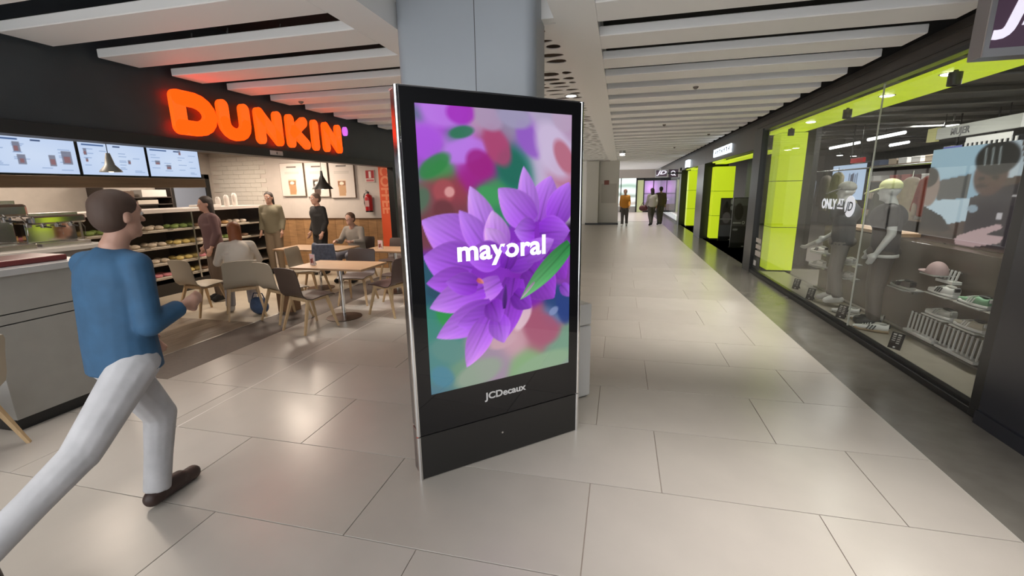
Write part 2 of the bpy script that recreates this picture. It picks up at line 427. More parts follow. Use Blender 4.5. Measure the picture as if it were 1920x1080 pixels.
# far column and the far end of the gallery
fc = struct(MB().box((-1.6, 21.6, 0), (-1.02, 22.4, 2.93), .02).box((-1.02, 21.9, 0), (-.1, 22.6, 2.93), .02).build('wall_far', mat('far_column', (.62, .60, .55), .5)))
MB().box((-1.62, 21.58, 0), (-.08, 22.62, .08)).build('plinth', M_FRAME, fc)
MB().box((-.78, 21.875, 1.85), (-.56, 21.9, 2.05)).build('notice', mat('notice_red', (.25, .08, .06), .5), fc)
MB().box((-.9, 21.88, 1.0), (-.2, 21.9, 1.9)).build('service_hatch', mat('hatch', (.46, .44, .40), .5), fc)

# ---- right side: sports shop front
GX = 2.64
wr = struct(MB().box((GX-.02, 3.0, 2.76), (GX+.16, 10.25, 2.955), .004).build('wall_right', M_FASCIA))
MB().box((GX-.05, 3.0, 2.90), (GX-.02, 36, 2.965)).build('cornice', mat('cornice', (.03, .025, .02), .4), wr)
MB().box((GX-.035, 3.0, 2.80), (GX-.02, 10.2, 2.815)).build('cornice', mat('cornice', (.03, .025, .02), .4), wr)
MB().box((GX-.02, 10.25, 2.42), (GX+.16, 22.3, 2.955)).build('lintel', M_FASCIA, wr)
MB().box((GX-.02, 22.3, 2.55), (GX+.16, 34, 2.955)).build('lintel', M_FASCIA, wr)
M_PIER = mat('grey_pier', (.12, .105, .095), .3)
MB().box((GX-.02, 16.05, 0), (GX+.16, 17.3, 2.42)).build('pier', M_PIER, wr)
MB().box((GX-.02, 15.98, 0), (GX+.7, 16.05, 2.42)).build('door_jamb', M_FRAME, wr)
MB().box((GX-.02, 21.75, 0), (GX+.5, 22.3, 2.55)).build('door_jamb', M_FRAME, wr)
b = MB(); b.box((2.56, 2.9, .10), (3.2, 3.62, 3.62)); b.build('corner_pier', mat('navy_black_pier', (.018, .020, .026), .25), wr)
b = MB(); b.box((2.545, 2.88, 0), (3.2, 3.625, .10)); b.build('pier_plinth', mat('navy_black_pier', (.018, .020, .026), .25), wr)
MB().box((2.62, -6, 0), (2.8, 2.9, 3.62)).build('neighbour_front', mat('neighbour_front', (.014, .014, .018), .3), wr)
MB().box((GX-.02, 3.0, 2.955), (GX+.2, 36, 3.62)).build('shadow_gap', M_BLACK, wr)  # solid black block standing in for the shaded recess above the fascia

w1 = struct(MB().box((GX-.05, 3.55, 0), (GX+.05, 10.2, .06), .004).box((GX-.025, 3.6, .06), (GX+.03, 10.0, .085)).build('window_1', M_FRAME))
MB().box((GX-.06, 9.72, 0), (GX+.06, 10.25, 2.76), .006).build('post', M_FRAME, w1)
MB().box((GX-.06, 3.60, .02), (GX+.06, 3.74, 2.76), .006).build('post', M_FRAME, w1)
MB().box((GX-.04, 3.7, 2.72), (GX+.04, 9.8, 2.76)).build('head_rail', M_FRAME, w1)
M_GLASS = glass_mat('shop_glass', (.94, .95, .94), 1.5, .015)
MB().box((GX-.006, 3.72, .08), (GX+.006, 5.745, 2.73)).build('pane', M_GLASS, w1)
MB().box((GX-.006, 5.755, .08), (GX+.006, 9.75, 2.73)).build('pane', M_GLASS, w1)
MB().box((GX-.007, 5.746, .08), (GX+.007, 5.754, 2.73)).build('pane_joint', mat('pane_joint', (.5, .5, .45), .3), w1)
# stickers low on the glass beside the door
M_STK = mat('sticker', (.50, .46, .42), .5)
for z0, z1, y0, y1 in ((.62, .70, 9.30, 9.62), (.50, .58, 9.28, 9.60), (.36, .46, 9.26, 9.60)):
    MB().box((GX-.0095, y0, z0), (GX-.0075, y1, z1)).build('sticker', M_STK, w1)
MB().box((GX-.0095, 9.25, .10), (GX-.0075, 9.68, .33)).build('sticker', M_FRAME, w1)
MB().box((GX-.0105, 9.48, .16), (GX-.0095, 9.64, .26)).build('sticker', mat('sticker_white', (.7, .7, .7), .5), w1)
me = text_mesh('ONLY', .17, .001, .006, frame((GX-.008, 6.86, 1.40), (0, -1, 0), (0, 0, 1)), sx=.9)
M_VINYL = mat('white_vinyl', (.80, .83, .88), .5, emit=.35, ecol=(.85, .9, 1))
link('vinyl_lettering', me, M_VINYL, w1)
link('vinyl_lettering', text_mesh('AT', .11, .001, .004, frame((GX-.008, 6.40, 1.45), (0, -1, 0), (0, 0, 1))), M_VINYL, w1)
MB().box((GX-.009, 6.26, 1.405), (GX-.007, 6.41, 1.425)).build('vinyl_underline', M_VINYL, w1)
MB().lathe([(.01, 0), (.125, 0), (.125, .002), (.01, .002)], n=32, M=frame((GX-.0075, 6.09, 1.445), (0, -1, 0), (0, 0, 1))).build('vinyl_disc', M_VINYL, w1)
link('vinyl_lettering', text_mesh('JD', .15, .001, .002, frame((GX-.0115, 6.175, 1.395), (0, -1, 0), (0, 0, 1)), shear=.25), mat('vinyl_dark', (.05, .055, .06), .5), w1)

# shop interior shell
struct(MB().box((2.7, 3.0, -.06), (9.2, 24, 0)).build('floor', mat('shop_floor', (.30, .27, .24), .25, var=.05)))
MB_c = struct(MB().box((2.85, 3.0, 3.0), (9.2, 24, 3.08)).build('ceiling', mat('shop_ceiling', (.05, .05, .048), .6, var=.3, vscale=3, stretch=(.3, 3, 1))))
for i in range(14):
    MB().box((2.9, 4.6+1.1*i, 2.93), (9.1, 4.72+1.1*i, 3.0)).build('joist', mat('joist', (.10, .10, .095), .6), MB_c)
struct(MB().box((9.1, 3.0, 0), (9.2, 24, 3.0)).build('wall_shop_back', mat('shop_back_wall', (.20, .19, .18), .6, var=.1)))
struct(MB().box((2.8, 24, 0), (9.2, 24.1, 3.0)).build('wall_shop_end', mat('shop_end_wall', (.25, .24, .23), .6)))
struct(MB().box((3.2, 3.0, 0), (9.2, 3.1, 3.0)).build('wall_shop_side', mat('shop_side_wall', (.06, .055, .05), .6)))
struct(MB().box((3.8, 10.6, 0), (3.9, 15.6, 2.95)).build('wall_shop_lobby', mat('lobby_wall', (.012, .012, .012), .5)))
struct(MB().box((3.5, 17.2, 0), (3.6, 21.7, 2.95)).build('wall_shop_lobby', mat('lobby_wall', (.012, .012, .012), .5)))

# lime columns and soffits
def lime_column(name, x0, x1, y0, y1, h, label, joints):
    t = thing(name, label, 'column', ((x0+x1)/2, (y0+y1)/2, 0), world=True, group='lime green columns of the sports shop')
    MB().box((x0+.01, y0+.01, 0), (x1-.01, y1-.01, h)).build('core', M_FRAME, t)
    zs = [.05]+joints+[h]
    for a, c in zip(zs, zs[1:]):
        MB().box((x0, y0, a+.006), (x1, y1, c-.006), .003, seg=1).build('panel', M_LIME, t)
    return t
lime_column('lime_column', 2.88, 3.33, 9.65, 10.1, 2.66, 'lime green panelled column just inside the glass shop window', [.9, 1.78])
lime_column('lime_column', 2.85, 3.45, 15.5, 15.9, 2.31, 'lime green column in the nearer shop doorway behind poster panels', [.78, 1.55])
lime_column('lime_column', 2.79, 3.35, 20.6, 21.0, 2.37, 'lime green column in the farther shop doorway', [.78, 1.55])
sf = thing('lime_soffit', 'lime green strip lining the ceiling above the shop window', 'soffit', (3.0, 6.8, 2.66), world=True)
for y in range(5):
    MB().box((2.72, 3.9+1.24*y, 2.665), (3.28, 3.9+1.24*y+1.232, 2.70)).build('panel', M_LIME, sf)
so = thing('lime_soffit', 'lime green strip over the nearer shop doorway', 'soffit', (2.9, 13, 2.37), world=True)
MB().box((2.83, 10.4, 2.37), (3.15, 15.4, 2.41)).build('panel', M_LIME, so)
MB().box((2.66, 13.4, 2.385), (2.72, 14.9, 2.415)).build('light_strip', M_LIME, so)
so = thing('lime_soffit', 'lime green strip over the farther shop doorway', 'soffit', (2.9, 19, 2.37), world=True)
MB().box((2.83, 17.4, 2.37), (3.15, 20.5, 2.41)).build('panel', M_LIME, so)
MB().box((2.66, 18.6, 2.385), (2.72, 20.6, 2.415)).build('light_strip', M_LIME, so)

# far end of the gallery: glazed shops
M_BRIGHT = paint_mat('far_window_light', 1.3)
def far_win(s, t):
    im = flat(s, (200, 210, 205))
    for k, (a, c) in enumerate(((.12, (240, 245, 240)), (.3, (150, 175, 160)), (.45, (225, 232, 228)), (.6, (140, 150, 140)), (.72, (235, 235, 230)), (.9, (170, 160, 150)))):
        im = put(im, np.exp(-((t-a-.04*np.sin(s*5+k))/.06)**2), c)
    return im
we2 = struct(MB().box((-1.5, 33.0, 0), (-1.3, 33.2, 2.93)).box((-1.5, 33, 2.35), (4, 33.2, 2.93)).build('wall_far_end', mat('far_lintel', (.42, .37, .33), .6)))
win2 = struct(MB().box((-1.3, 33.05, 0), (1.05, 33.1, .4)).build('window_2', mat('far_base', (.4, .38, .35), .5)))
painted('lit_interior', frame((-1.3, 33.04, .4), (1, 0, 0), (0, 0, 1)), 2.35, 1.95, 30, 40, far_win, M_BRIGHT, win2)
for x in (.0, 1.05): MB().box((x-.03, 32.98, 0), (x+.03, 33.04, 2.35)).build('mullion', M_FRAME, win2)
d2 = struct(MB().box((1.05, 33.0, 2.2), (1.6, 33.1, 2.35)).box((1.05, 33, 0), (1.12, 33.1, 2.35)).box((1.53, 33, 0), (1.6, 33.1, 2.35)).build('door_2', M_FRAME))
MB().box((1.12, 33.04, 0), (1.53, 33.06, 2.2)).build('door_leaf', mat('far_door_glow', (.45, .48, .25), .4, emit=.35), d2)
w3 = struct(MB().box((1.6, 33.0, 2.15), (4.0, 33.1, 2.35)).box((1.6, 33, 0), (4, 33.1, .12)).build('window_3', M_FRAME))
def purple(s, t):
    im = flat(s, (150, 130, 165)); im = put(im, ell(s, t, .18, .25, .28, .4, .8), (225, 170, 245)); im = put(im, rect(s, t, .0, 1, .42, .45), (90, 80, 100))
    im = put(im, rect(s, t, .2, .8, .62, .66), (230, 225, 240)); im = put(im, ell(s, t, .85, .5, .3, .5, .8), (190, 190, 195)); return put(im, rect(s, t, 0, 1, .8, 1), (110, 95, 95))
painted('lit_interior', frame((1.6, 33.06, .12), (1, 0, 0), (0, 0, 1)), 2.4, 2.03, 40, 30, purple, paint_mat('far_purple', .9), w3)
for x in (2.2, 2.9, 3.5): MB().box((x-.03, 32.98, .12), (x+.03, 33.06, 2.15)).build('mullion', M_FRAME, w3)
w4 = struct(MB().box((GX-.03, 22.3, 0), (GX+.03, 33, .10)).build('window_4', M_FRAME))
for k in range(4): MB().box((GX-.01, 22.35+2.65*k, .1), (GX+.01, 22.35+2.65*k+2.62, 2.55)).build('pane', M_GLASS, w4)
def shopwin(s, t):
    im = flat(s, (160, 158, 155)); im = put(im, ell(s, t, .3, .3, .3, .3, .9), (225, 225, 222)); im = put(im, rect(s, t, 0, 1, .05, .12), (235, 235, 235))
    for k in range(9): im = put(im, rect(s, t, .06+.105*k, .06+.105*k+.05, .4, .75), [(90, 120, 120), (190, 180, 170), (120, 110, 115)][k % 3])
    return im
painted('lit_interior', frame((3.3, 33, .1), (0, -1, 0), (0, 0, 1)), 10.6, 2.45, 60, 20, shopwin, paint_mat('far_shop', .75), w4)

# ================================================================== THINGS
# ---- digital advertising totem
TL = Vector((-1.105, 2.137, 0)); UX = Vector((.742, .670, 0)).normalized(); NB = Vector((-UX.y, UX.x, 0)); TW = 1.17; TH = 2.215
TM = frame(TL, UX, NB)                      # local x along the face, y to the back, z up
t = thing('advertising_totem', 'tall black digital advertising totem showing purple flowers', 'totem', TL, world=True)
M_TBODY = mat('totem_side', (.10, .095, .09), .18, .6); M_TBLACK = mat('totem_black_glass', (.008, .008, .009), .03, spec=.5)
M_TBASE = mat('totem_base', (.02, .019, .018), .28)
MB().box((.02, .02, .30), (TW-.02, .16, TH), .006, TM).build('body', M_TBODY, t)
MB().box((.02, .025, 0), (TW-.02, .16, .288), .004, TM).build('plinth', M_TBODY, t)
MB().box((.022, .004, .005), (TW-.022, .03, .284), .002, TM).build('base_panel', M_TBASE, t)
fg = MB().box((.022, 0, .292), (TW-.022, .02, TH-.004), .002, TM).build('front_glass', M_TBLACK, t)
for z0, z1 in ((0, .284), (.292, TH)):
    MB().tube([TM @ Vector((.012, .010, z0)), TM @ Vector((.012, .010, z1))], .013, 12).build('edge_trim', M_CHROME, t, 40)
    MB().tube([TM @ Vector((TW-.012, .010, z0)), TM @ Vector((TW-.012, .010, z1))], .013, 12).build('edge_trim', M_CHROME, t, 40)
MB().box((.015, .01, TH-.004), (TW-.015, .16, TH+.006), .002, TM).build('top_cap', M_CHROME, t)
BLOBS=[
 (0.041,0.039,0.096,(176, 112, 240)),
 (0.185,0.024,0.096,(160, 64, 216)),
 (0.015,0.145,0.096,(160, 80, 224)),
 (0.261,0.122,0.096,(184, 128, 245)),
 (0.23,0.086,0.054,(47, 127, 96)),
 (0.106,0.193,0.077,(60, 154, 80)),
 (0.018,0.031,0.042,(44, 122, 88)),
 (0.344,0.187,0.096,(154, 32, 144)),
 (0.439,0.109,0.096,(160, 74, 128)),
 (0.388,0.044,0.077,(176, 160, 192)),
 (0.533,0.04,0.096,(143, 144, 176)),
 (0.686,0.094,0.077,(144, 96, 208)),
 (0.829,0.121,0.135,(192, 188, 224)),
 (0.915,0.183,0.077,(176, 112, 144)),
 (0.586,0.185,0.096,(32, 120, 104)),
 (0.43,0.295,0.077,(63, 154, 96)),
 (0.131,0.282,0.087,(144, 64, 80)),
 (0.125,0.349,0.087,(112, 64, 74)),
 (0.015,0.299,0.058,(90, 112, 96)),
 (0.956,0.056,0.058,(176, 154, 192)),
 (0.828,0.01,0.077,(168, 168, 200)),
 (0.051,0.614,0.077,(42, 90, 112)),
 (0.04,0.738,0.096,(58, 138, 128)),
 (0.112,0.713,0.058,(47, 154, 80)),
 (0.045,0.879,0.096,(74, 138, 138)),
 (0.203,0.968,0.115,(106, 154, 128)),
 (0.401,0.925,0.115,(154, 144, 168)),
 (0.569,0.85,0.096,(192, 160, 176)),
 (0.765,0.834,0.106,(160, 96, 122)),
 (0.653,0.969,0.096,(128, 176, 128)),
 (0.928,0.927,0.096,(112, 160, 138)),
 (0.925,0.728,0.077,(42, 74, 128)),
 (0.856,0.782,0.058,(96, 128, 176)),
 (0.969,0.611,0.058,(128, 64, 176)),
 (0.484,0.367,0.058,(47, 138, 96)),
 (0.158,0.58,0.058,(127, 160, 176)),
 (0.906,1.053,0.115,(144, 160, 160)),
 (0.106,1.012,0.096,(74, 122, 144)),
 (0.42,0.512,0.154,(128, 48, 200)),
 (0.658,0.614,0.115,(122, 40, 184)),
 (0.413,0.663,0.115,(138, 56, 208)),
]
PETALS=[
 ((0.766, 0.462),(0.969, 0.635),0.208,(106, 32, 168),(138, 60, 200)),
 ((0.68, 0.57),(0.878, 0.706),0.208,(112, 40, 176),(148, 72, 212)),
 ((0.575, 0.608),(0.486, 0.852),0.170,(122, 44, 192),(154, 80, 224)),
 ((0.346, 0.487),(-0.0, 0.369),0.226,(154, 74, 232),(187, 140, 252)),
 ((0.287, 0.547),(-0.001, 0.49),0.208,(142, 64, 220),(173, 112, 244)),
 ((0.266, 0.587),(0.007, 0.585),0.132,(138, 56, 212),(168, 102, 238)),
 ((0.766, 0.385),(0.847, 0.223),0.179,(154, 80, 228),(184, 136, 250)),
 ((0.874, 0.399),(0.987, 0.247),0.160,(138, 60, 216),(174, 120, 246)),
 ((0.766, 0.44),(0.999, 0.437),0.170,(126, 48, 204),(162, 100, 236)),
 ((0.703, 0.394),(0.649, 0.188),0.117,(160, 96, 236),(196, 156, 255)),
 ((0.703, 0.394),(0.473, 0.267),0.170,(154, 80, 232),(188, 144, 252)),
 ((0.724, 0.428),(0.58, 0.423),0.132,(140, 60, 220),(176, 128, 248)),
 ((0.423, 0.449),(0.294, 0.257),0.132,(164, 100, 240),(200, 164, 255)),
 ((0.402, 0.49),(0.222, 0.339),0.125,(152, 80, 230),(184, 136, 252)),
 ((0.479, 0.493),(0.432, 0.344),0.140,(168, 96, 240),(208, 176, 255)),
 ((0.499, 0.494),(0.387, 0.406),0.113,(176, 112, 244),(212, 182, 255)),
 ((0.478, 0.515),(0.253, 0.503),0.151,(138, 60, 216),(168, 104, 240)),
 ((0.537, 0.54),(0.766, 0.507),0.151,(124, 44, 204),(156, 88, 232)),
 ((0.516, 0.56),(0.579, 0.455),0.094,(106, 32, 176),(140, 64, 212)),
 ((0.66, 0.524),(0.875, 0.467),0.113,(144, 72, 220),(176, 124, 244)),
 ((0.474, 0.612),(0.229, 0.675),0.117,(160, 88, 236),(214, 176, 255)),
 ((0.357, 0.626),(0.018, 0.675),0.158,(148, 68, 228),(192, 144, 252)),
 ((0.32, 0.612),(0.122, 0.588),0.113,(126, 48, 200),(160, 96, 232)),
 ((0.411, 0.707),(0.049, 0.788),0.158,(144, 64, 224),(190, 138, 252)),
 ((0.45, 0.733),(0.181, 0.752),0.132,(128, 52, 204),(168, 104, 240)),
 ((0.39, 0.75),(0.233, 0.924),0.136,(154, 76, 232),(204, 152, 255)),
 ((0.449, 0.745),(0.496, 0.856),0.121,(138, 60, 216),(180, 124, 248)),
 ((0.412, 0.685),(0.469, 0.769),0.113,(116, 40, 184),(154, 84, 228)),
 ((0.574, 0.664),(0.7, 0.732),0.113,(108, 34, 176),(138, 68, 208)),
 ((0.935, 0.656),(1.019, 0.711),0.068,(128, 64, 200),(160, 112, 232)),
 ((0.501, 0.715),(0.514, 0.615),0.030,(74, 32, 128),(90, 48, 144)),
 ((0.321, 0.591),(0.368, 0.61),0.026,(208, 96, 128),(224, 160, 128)),
 ((0.994, 0.495),(0.615, 0.693),0.106,(47, 138, 74),(111, 192, 128)),
 ((0.722, 0.629),(0.611, 0.694),0.019,(176, 160, 192),(200, 184, 216)),
]
SOFT=[
 ((0.044, 0.004),(0.268, 0.021),0.179,(184, 128, 245)),
 ((0.005, 0.083),(0.108, 0.161),0.160,(168, 88, 236)),
 ((0.185, 0.02),(0.328, 0.021),0.113,(160, 48, 200)),
 ((0.158, 0.156),(0.392, 0.127),0.125,(182, 128, 246)),
 ((0.302, 0.154),(0.415, 0.211),0.136,(152, 32, 138)),
 ((0.015, 0.221),(0.166, 0.162),0.091,(47, 138, 72)),
 ((0.117, 0.244),(0.163, 0.306),0.121,(160, 80, 88)),
 ((0.166, 0.263),(0.177, 0.292),0.057,(216, 168, 168)),
 ((0.112, 0.31),(0.157, 0.379),0.113,(104, 56, 64)),
 ((0.628, 0.046),(0.75, 0.148),0.121,(144, 96, 208)),
 ((0.787, 0.051),(0.96, 0.214),0.217,(200, 196, 232)),
 ((0.892, 0.104),(1.0, 0.206),0.117,(176, 104, 128)),
 ((0.511, 0.151),(0.628, 0.241),0.158,(31, 111, 96)),
 ((0.422, 0.071),(0.533, 0.178),0.140,(168, 72, 120)),
 ((0.354, 0.013),(0.496, 0.05),0.121,(168, 156, 192)),
 ((0.497, 0.012),(0.687, 0.034),0.113,(156, 160, 196)),
 ((0.196, 0.089),(0.32, 0.074),0.060,(42, 122, 88)),
 ((0.87, -0.002),(0.988, 0.045),0.113,(180, 168, 200)),
 ((0.358, 0.274),(0.486, 0.306),0.083,(63, 160, 96)),
 ((-0.02, 0.327),(0.034, 0.272),0.075,(80, 112, 92)),
 ((0.667, 0.788),(0.892, 0.86),0.196,(160, 90, 120)),
 ((0.591, 0.805),(0.682, 0.729),0.083,(220, 204, 220)),
 ((0.033, 0.812),(0.21, 0.872),0.140,(88, 144, 138)),
 ((0.184, 0.977),(0.452, 0.937),0.158,(143, 168, 152)),
 ((0.609, 0.994),(0.989, 0.96),0.140,(136, 176, 144)),
 ((0.924, 0.691),(0.978, 0.812),0.102,(42, 68, 136)),
 ((0.844, 0.769),(0.902, 0.75),0.049,(128, 152, 200)),
 ((0.08, 0.673),(0.131, 0.747),0.075,(47, 154, 80)),
 ((0.017, 0.611),(0.119, 0.629),0.075,(42, 80, 104)),
 ((0.024, 0.91),(0.128, 0.969),0.113,(72, 136, 160)),
 ((0.405, 0.855),(0.57, 0.838),0.094,(196, 168, 184)),
 ((0.123, 0.578),(0.184, 0.592),0.057,(144, 176, 192)),
]
def flower(s, t):
    t2 = t*1.638; num = np.zeros(s.shape+(3,)); den = np.zeros(s.shape)+1e-9
    for bx, by, r, c in BLOBS:
        wgt = np.exp(-(((s-bx)**2+((t-by)*1.638)**2)/(r*.85)**2)*1.1)
        num += wgt[..., None]*np.array(c, float); den += wgt
    im = num/den[..., None]
    for (bx, by), (tx, ty), wd, c0 in SOFT:            # out-of-focus blossoms and leaves
        ax, ay = bx, by*1.638; dx, dy = tx-bx, (ty-by)*1.638; Ln = math.hypot(dx, dy)
        al = ((s-ax)*dx+(t2-ay)*dy)/Ln**2; ac = ((s-ax)*dy-(t2-ay)*dx)/Ln
        dist = np.hypot((al-.5)*Ln/(Ln*.62), ac/(wd*.55))
        im = put(im, np.clip((1.12-dist)/.34, 0, 1)*.88, c0)
    for (bx, by), (tx, ty), wd, c0, c1 in PETALS:
        ax, ay = bx, by*1.638; dx, dy = tx-bx, (ty-by)*1.638; Ln = math.hypot(dx, dy)
        al = ((s-ax)*dx+(t2-ay)*dy)/Ln**2; ac = ((s-ax)*dy-(t2-ay)*dx)/Ln
        a = np.clip(al, 0, 1); half_w = wd*.70*np.sin(PI*np.clip(.18+.82*a, 0, 1))**.8*(1-.15*a)
        inside = np.clip((half_w-np.abs(ac))/.006, 0, 1)*((al > -.02) & (al < 1))
        side = np.clip(ac/(half_w+1e-6), -1, 1)
        shade = 1+.13*side-.22*np.exp(-(ac/.006)**2)*(1-a)+.02*np.sin(ac*220+al*9)
        col = (np.array(c0, float)*(1-a[..., None])+np.array(c1, float)*a[..., None])*shade[..., None]
        edge = np.clip((np.abs(ac)/(half_w+1e-6)-.86)/.14, 0, 1)[..., None]
        col = col*(1-edge*.16)+np.array((228, 200, 255.))*edge*.16*(np.array(c1) > 0) if c0[1] < 120 else col
        im = im*(1-inside[..., None])+col*inside[..., None]
    return im*np.array((1.06, .99, .98))
sc = painted('screen', TM @ frame((.10, -.0012, .538), (1, 0, 0), (0, 0, 1)), .975, 1.597, 180, 296, flower, paint_mat('totem_screen', SCREEN, .03), t)
M_SCRW = mat('screen_white', (.8, .8, .85), .3, emit=SCREEN*1.0, ecol=(.86, .88, .97))
me = text_mesh('mayoral', .165, .0006, .0045, TM @ frame((.295, -.0025, 1.308), (1, 0, 0), (0, 0, 1)), sx=1.0, space=1.02)
xs = [v.co for v in me.vertices]; us = [(c-TL).dot(UX) for c in xs]; k = (.590)/(max(us)-min(us)); u0 = min(us)
for v in me.vertices:
    uu = (v.co-TL).dot(UX); v.co += UX*((uu-u0)*k+.297-uu)
link('brand_name', me, M_SCRW, sc)
MB().prism([(-.022, .0), (.0, -.028), (.022, 0), (.022, .016), (.011, .022), (0, .014), (-.011, .022), (-.022, .016)], TM @ frame((.594, -.0030, 1.352), (1, 0, 0), (0, 0, 1)), .0005).build('heart', mat('heart_violet', (.3, .1, .6), .4, emit=SCREEN*.8, ecol=(.30, .09, .66)), sc)
me = text_mesh('JCDecaux', .062, .0006, .0018, TM @ frame((.44, -.0015, .421), (1, 0, 0), (0, 0, 1)))
us = [(v.co-TL).dot(UX) for v in me.vertices]; k = .297/(max(us)-min(us)); u0 = min(us)
for v in me.vertices:
    uu = (v.co-TL).dot(UX); v.co += UX*((uu-u0)*k+.44-uu)
link('maker_name', me, mat('logo_grey', (.62, .61, .60), .4), t)
MB().lathe([(.001, 0), (.007, 0), (.007, .003), (.001, .003)], n=10, M=TM @ frame((.56, .004, .16), (1, 0, 0), (0, 0, 1))).build('key_lock', M_STEEL, t)
MB().box((TW-.01, .10, .262), (TW+.035, .13, .275), .003, TM).build('latch', M_FRAME, t)

# ---- white plinth box behind the totem
PM = frame((-.19, 3.48, 0), -UX, -NB)
t = thing('white_box', 'low white glossy box standing behind the totem', 'box', (-.3, 3.45, 0), world=True)
PM = Matrix.Translation((-.19, 3.48, 0)) @ Matrix(((-UX.x, NB.x, 0, 0), (-UX.y, NB.y, 0, 0), (0, 0, 1, 0), (0, 0, 0, 1)))
M_GLOSSW = mat('gloss_white', (.60, .585, .56), .15)
MB().box((0, 0, .01), (.44, .19, .62), .012, PM).build('lower_body', M_GLOSSW, t)
MB().box((0, 0, .626), (.44, .19, .80), .012, PM).build('lid', M_GLOSSW, t)
MB().box((.02, .02, 0), (.42, .17, .012), 0, PM).build('foot', M_FRAME, t)

# ---- illuminated coffee bar sign: one thing, letters as parts
sg = thing('illuminated_sign', 'glowing orange letters on the dark fascia of the coffee bar', 'sign', (-4.75, 5.5, 2.3), world=True)
M_OR = mat('sign_orange', (.9, .12, .01), .4, emit=SIGN, ecol=(1, .105, .006)); M_ORS = mat('sign_orange_side', (.35, .03, .005), .5, emit=.25*SIGN, ecol=(1, .04, .004))
M_PI = mat('sign_pink', (.6, .15, .8), .4, emit=SIGN*.8, ecol=(.68, .16, .86))
def stroke_letter(strokes, r, y0, name='letter'):
    """rounded strokes; x runs along +Y from y0, z up from 2.34"""
    b = MB()
    for line in strokes:
        for (x, z), (x2, z2) in zip(line, line[1:]):
            d = Vector((x2-x, z2-z)); a = math.atan2(d.y, d.x); n = 10; pts = []
            for k in range(n+1): q = a+PI/2+PI*k/n; pts.append((x+r*math.cos(q), z+r*math.sin(q)))
            for k in range(n+1): q = a-PI/2+PI*k/n; pts.append((x2+r*math.cos(q), z2+r*math.sin(q)))
            b.prism(pts, frame((-4.70, y0, 2.34), (0, 1, 0), (0, 0, 1)), .05)
    o = b.build(name, M_OR, sg); return o
r = .072; Hh = .46
def arc(cx, cz, rx, rz, a0, a1, n=8): return [(cx+rx*math.cos(math.radians(a0+(a1-a0)*k/n)), cz+rz*math.sin(math.radians(a0+(a1-a0)*k/n))) for k in range(n+1)]
rd = .078
stroke_letter([[(rd, rd), (rd, Hh-rd)], [(rd, Hh-rd), (.2, Hh-rd)]+arc(.26, Hh/2, .20, Hh/2-rd, 85, -85)+[(.2, rd), (rd, rd)]], rd, 4.02)
stroke_letter([[(r, Hh-r), (r, .2)]+arc(.23, .20, .158, .128, 180, 360)+[(.388, .2), (.388, Hh-r)]], r, 4.60)
stroke_letter([[(r, r), (r, Hh-r)], [(r, Hh-r), (.395, r)], [(.395, r), (.395, Hh-r)]], r, 5.16)
stroke_letter([[(r, r), (r, Hh-r)], [(r+.04, .21), (.36, Hh-r)], [(r+.06, .25), (.39, r)]], r, 5.73)
stroke_letter([[(r, r), (r, Hh-r)]], r, 6.27)
stroke_letter([[(r, r), (r, Hh-r)], [(r, Hh-r), (.40, r)], [(.40, r), (.40, Hh-r)]], r, 6.54)
b = MB(); b.lathe([(.01, 0), (.055, 0), (.055, .05), (.01, .05)], n=20, M=frame((-4.70, 7.16, 2.72), (0, 1, 0), (0, 0, 1)) @ Matrix.Diagonal((.9, 1.35, 1, 1))).build('apostrophe', M_PI, sg)
for y in (4.2, 5.3, 6.4, 7.1): MB().box((-4.752, y, 2.45), (-4.70, y+.03, 2.65)).build('bracket', M_FRAME, sg)
nt_ = tag(MB().box((-4.699, 5.38, 2.215), (-4.692, 5.62, 2.275), .003).build('number_plate', mat('plate_white', (.55, .53, .51), .5)), 'small pale number plate on the shutter box below the letters', 'plate')
link('digit', text_mesh('4', .05, .0005, .001, frame((-4.691, 5.49, 2.227), (0, 1, 0), (0, 0, 1))), M_FRAME, nt_)

# ---- menu screens over the bar
def menu_fn(kind):
    def fn(s, t):
        im = flat(s, (196, 216, 250)); im = put(im, ell(s, t, .5, .5, .9, .9, .9), (214, 230, 255))
        rnd = random.Random(kind*11+3)
        im = put(im, rect(s, t, .05, .36, .06, .10), (70, 100, 150)); im = put(im, rect(s, t, .5, .6, .06, .11), (60, 80, 120))
        for k in range(16):
            a = rnd.choice((.05, .28, .56, .78)); c = .2+.045*k
            im = put(im, rect(s, t, a, a+rnd.uniform(.08, .18), c, c+.014), (150, 175, 215))
        spots = {0: ((.33, .28, .05, .14), (.36, .62, .05, .13), (.70, .62, .055, .16), (.88, .52, .08, .2)), 1: ((.08, .3, .03, .1), (.09, .55, .025, .06), (.72, .55, .03, .07)), 2: ((.16, .52, .06, .07), (.36, .66, .06, .08), (.62, .12, .03, .08))}[kind]
        for a, c, rs, rt in spots:
            im = put(im, rect(s, t, a-rs*.8, a+rs*.8, c-rt, c+rt)*.85, (120, 122, 140)); im = put(im, rect(s, t, a-rs*.5, a+rs*.5, c-rt*.2, c+rt*.8)*.7, (150, 95, 95))
        return im
    return fn
M_MENU = paint_mat('menu_screen', MENU, .3)
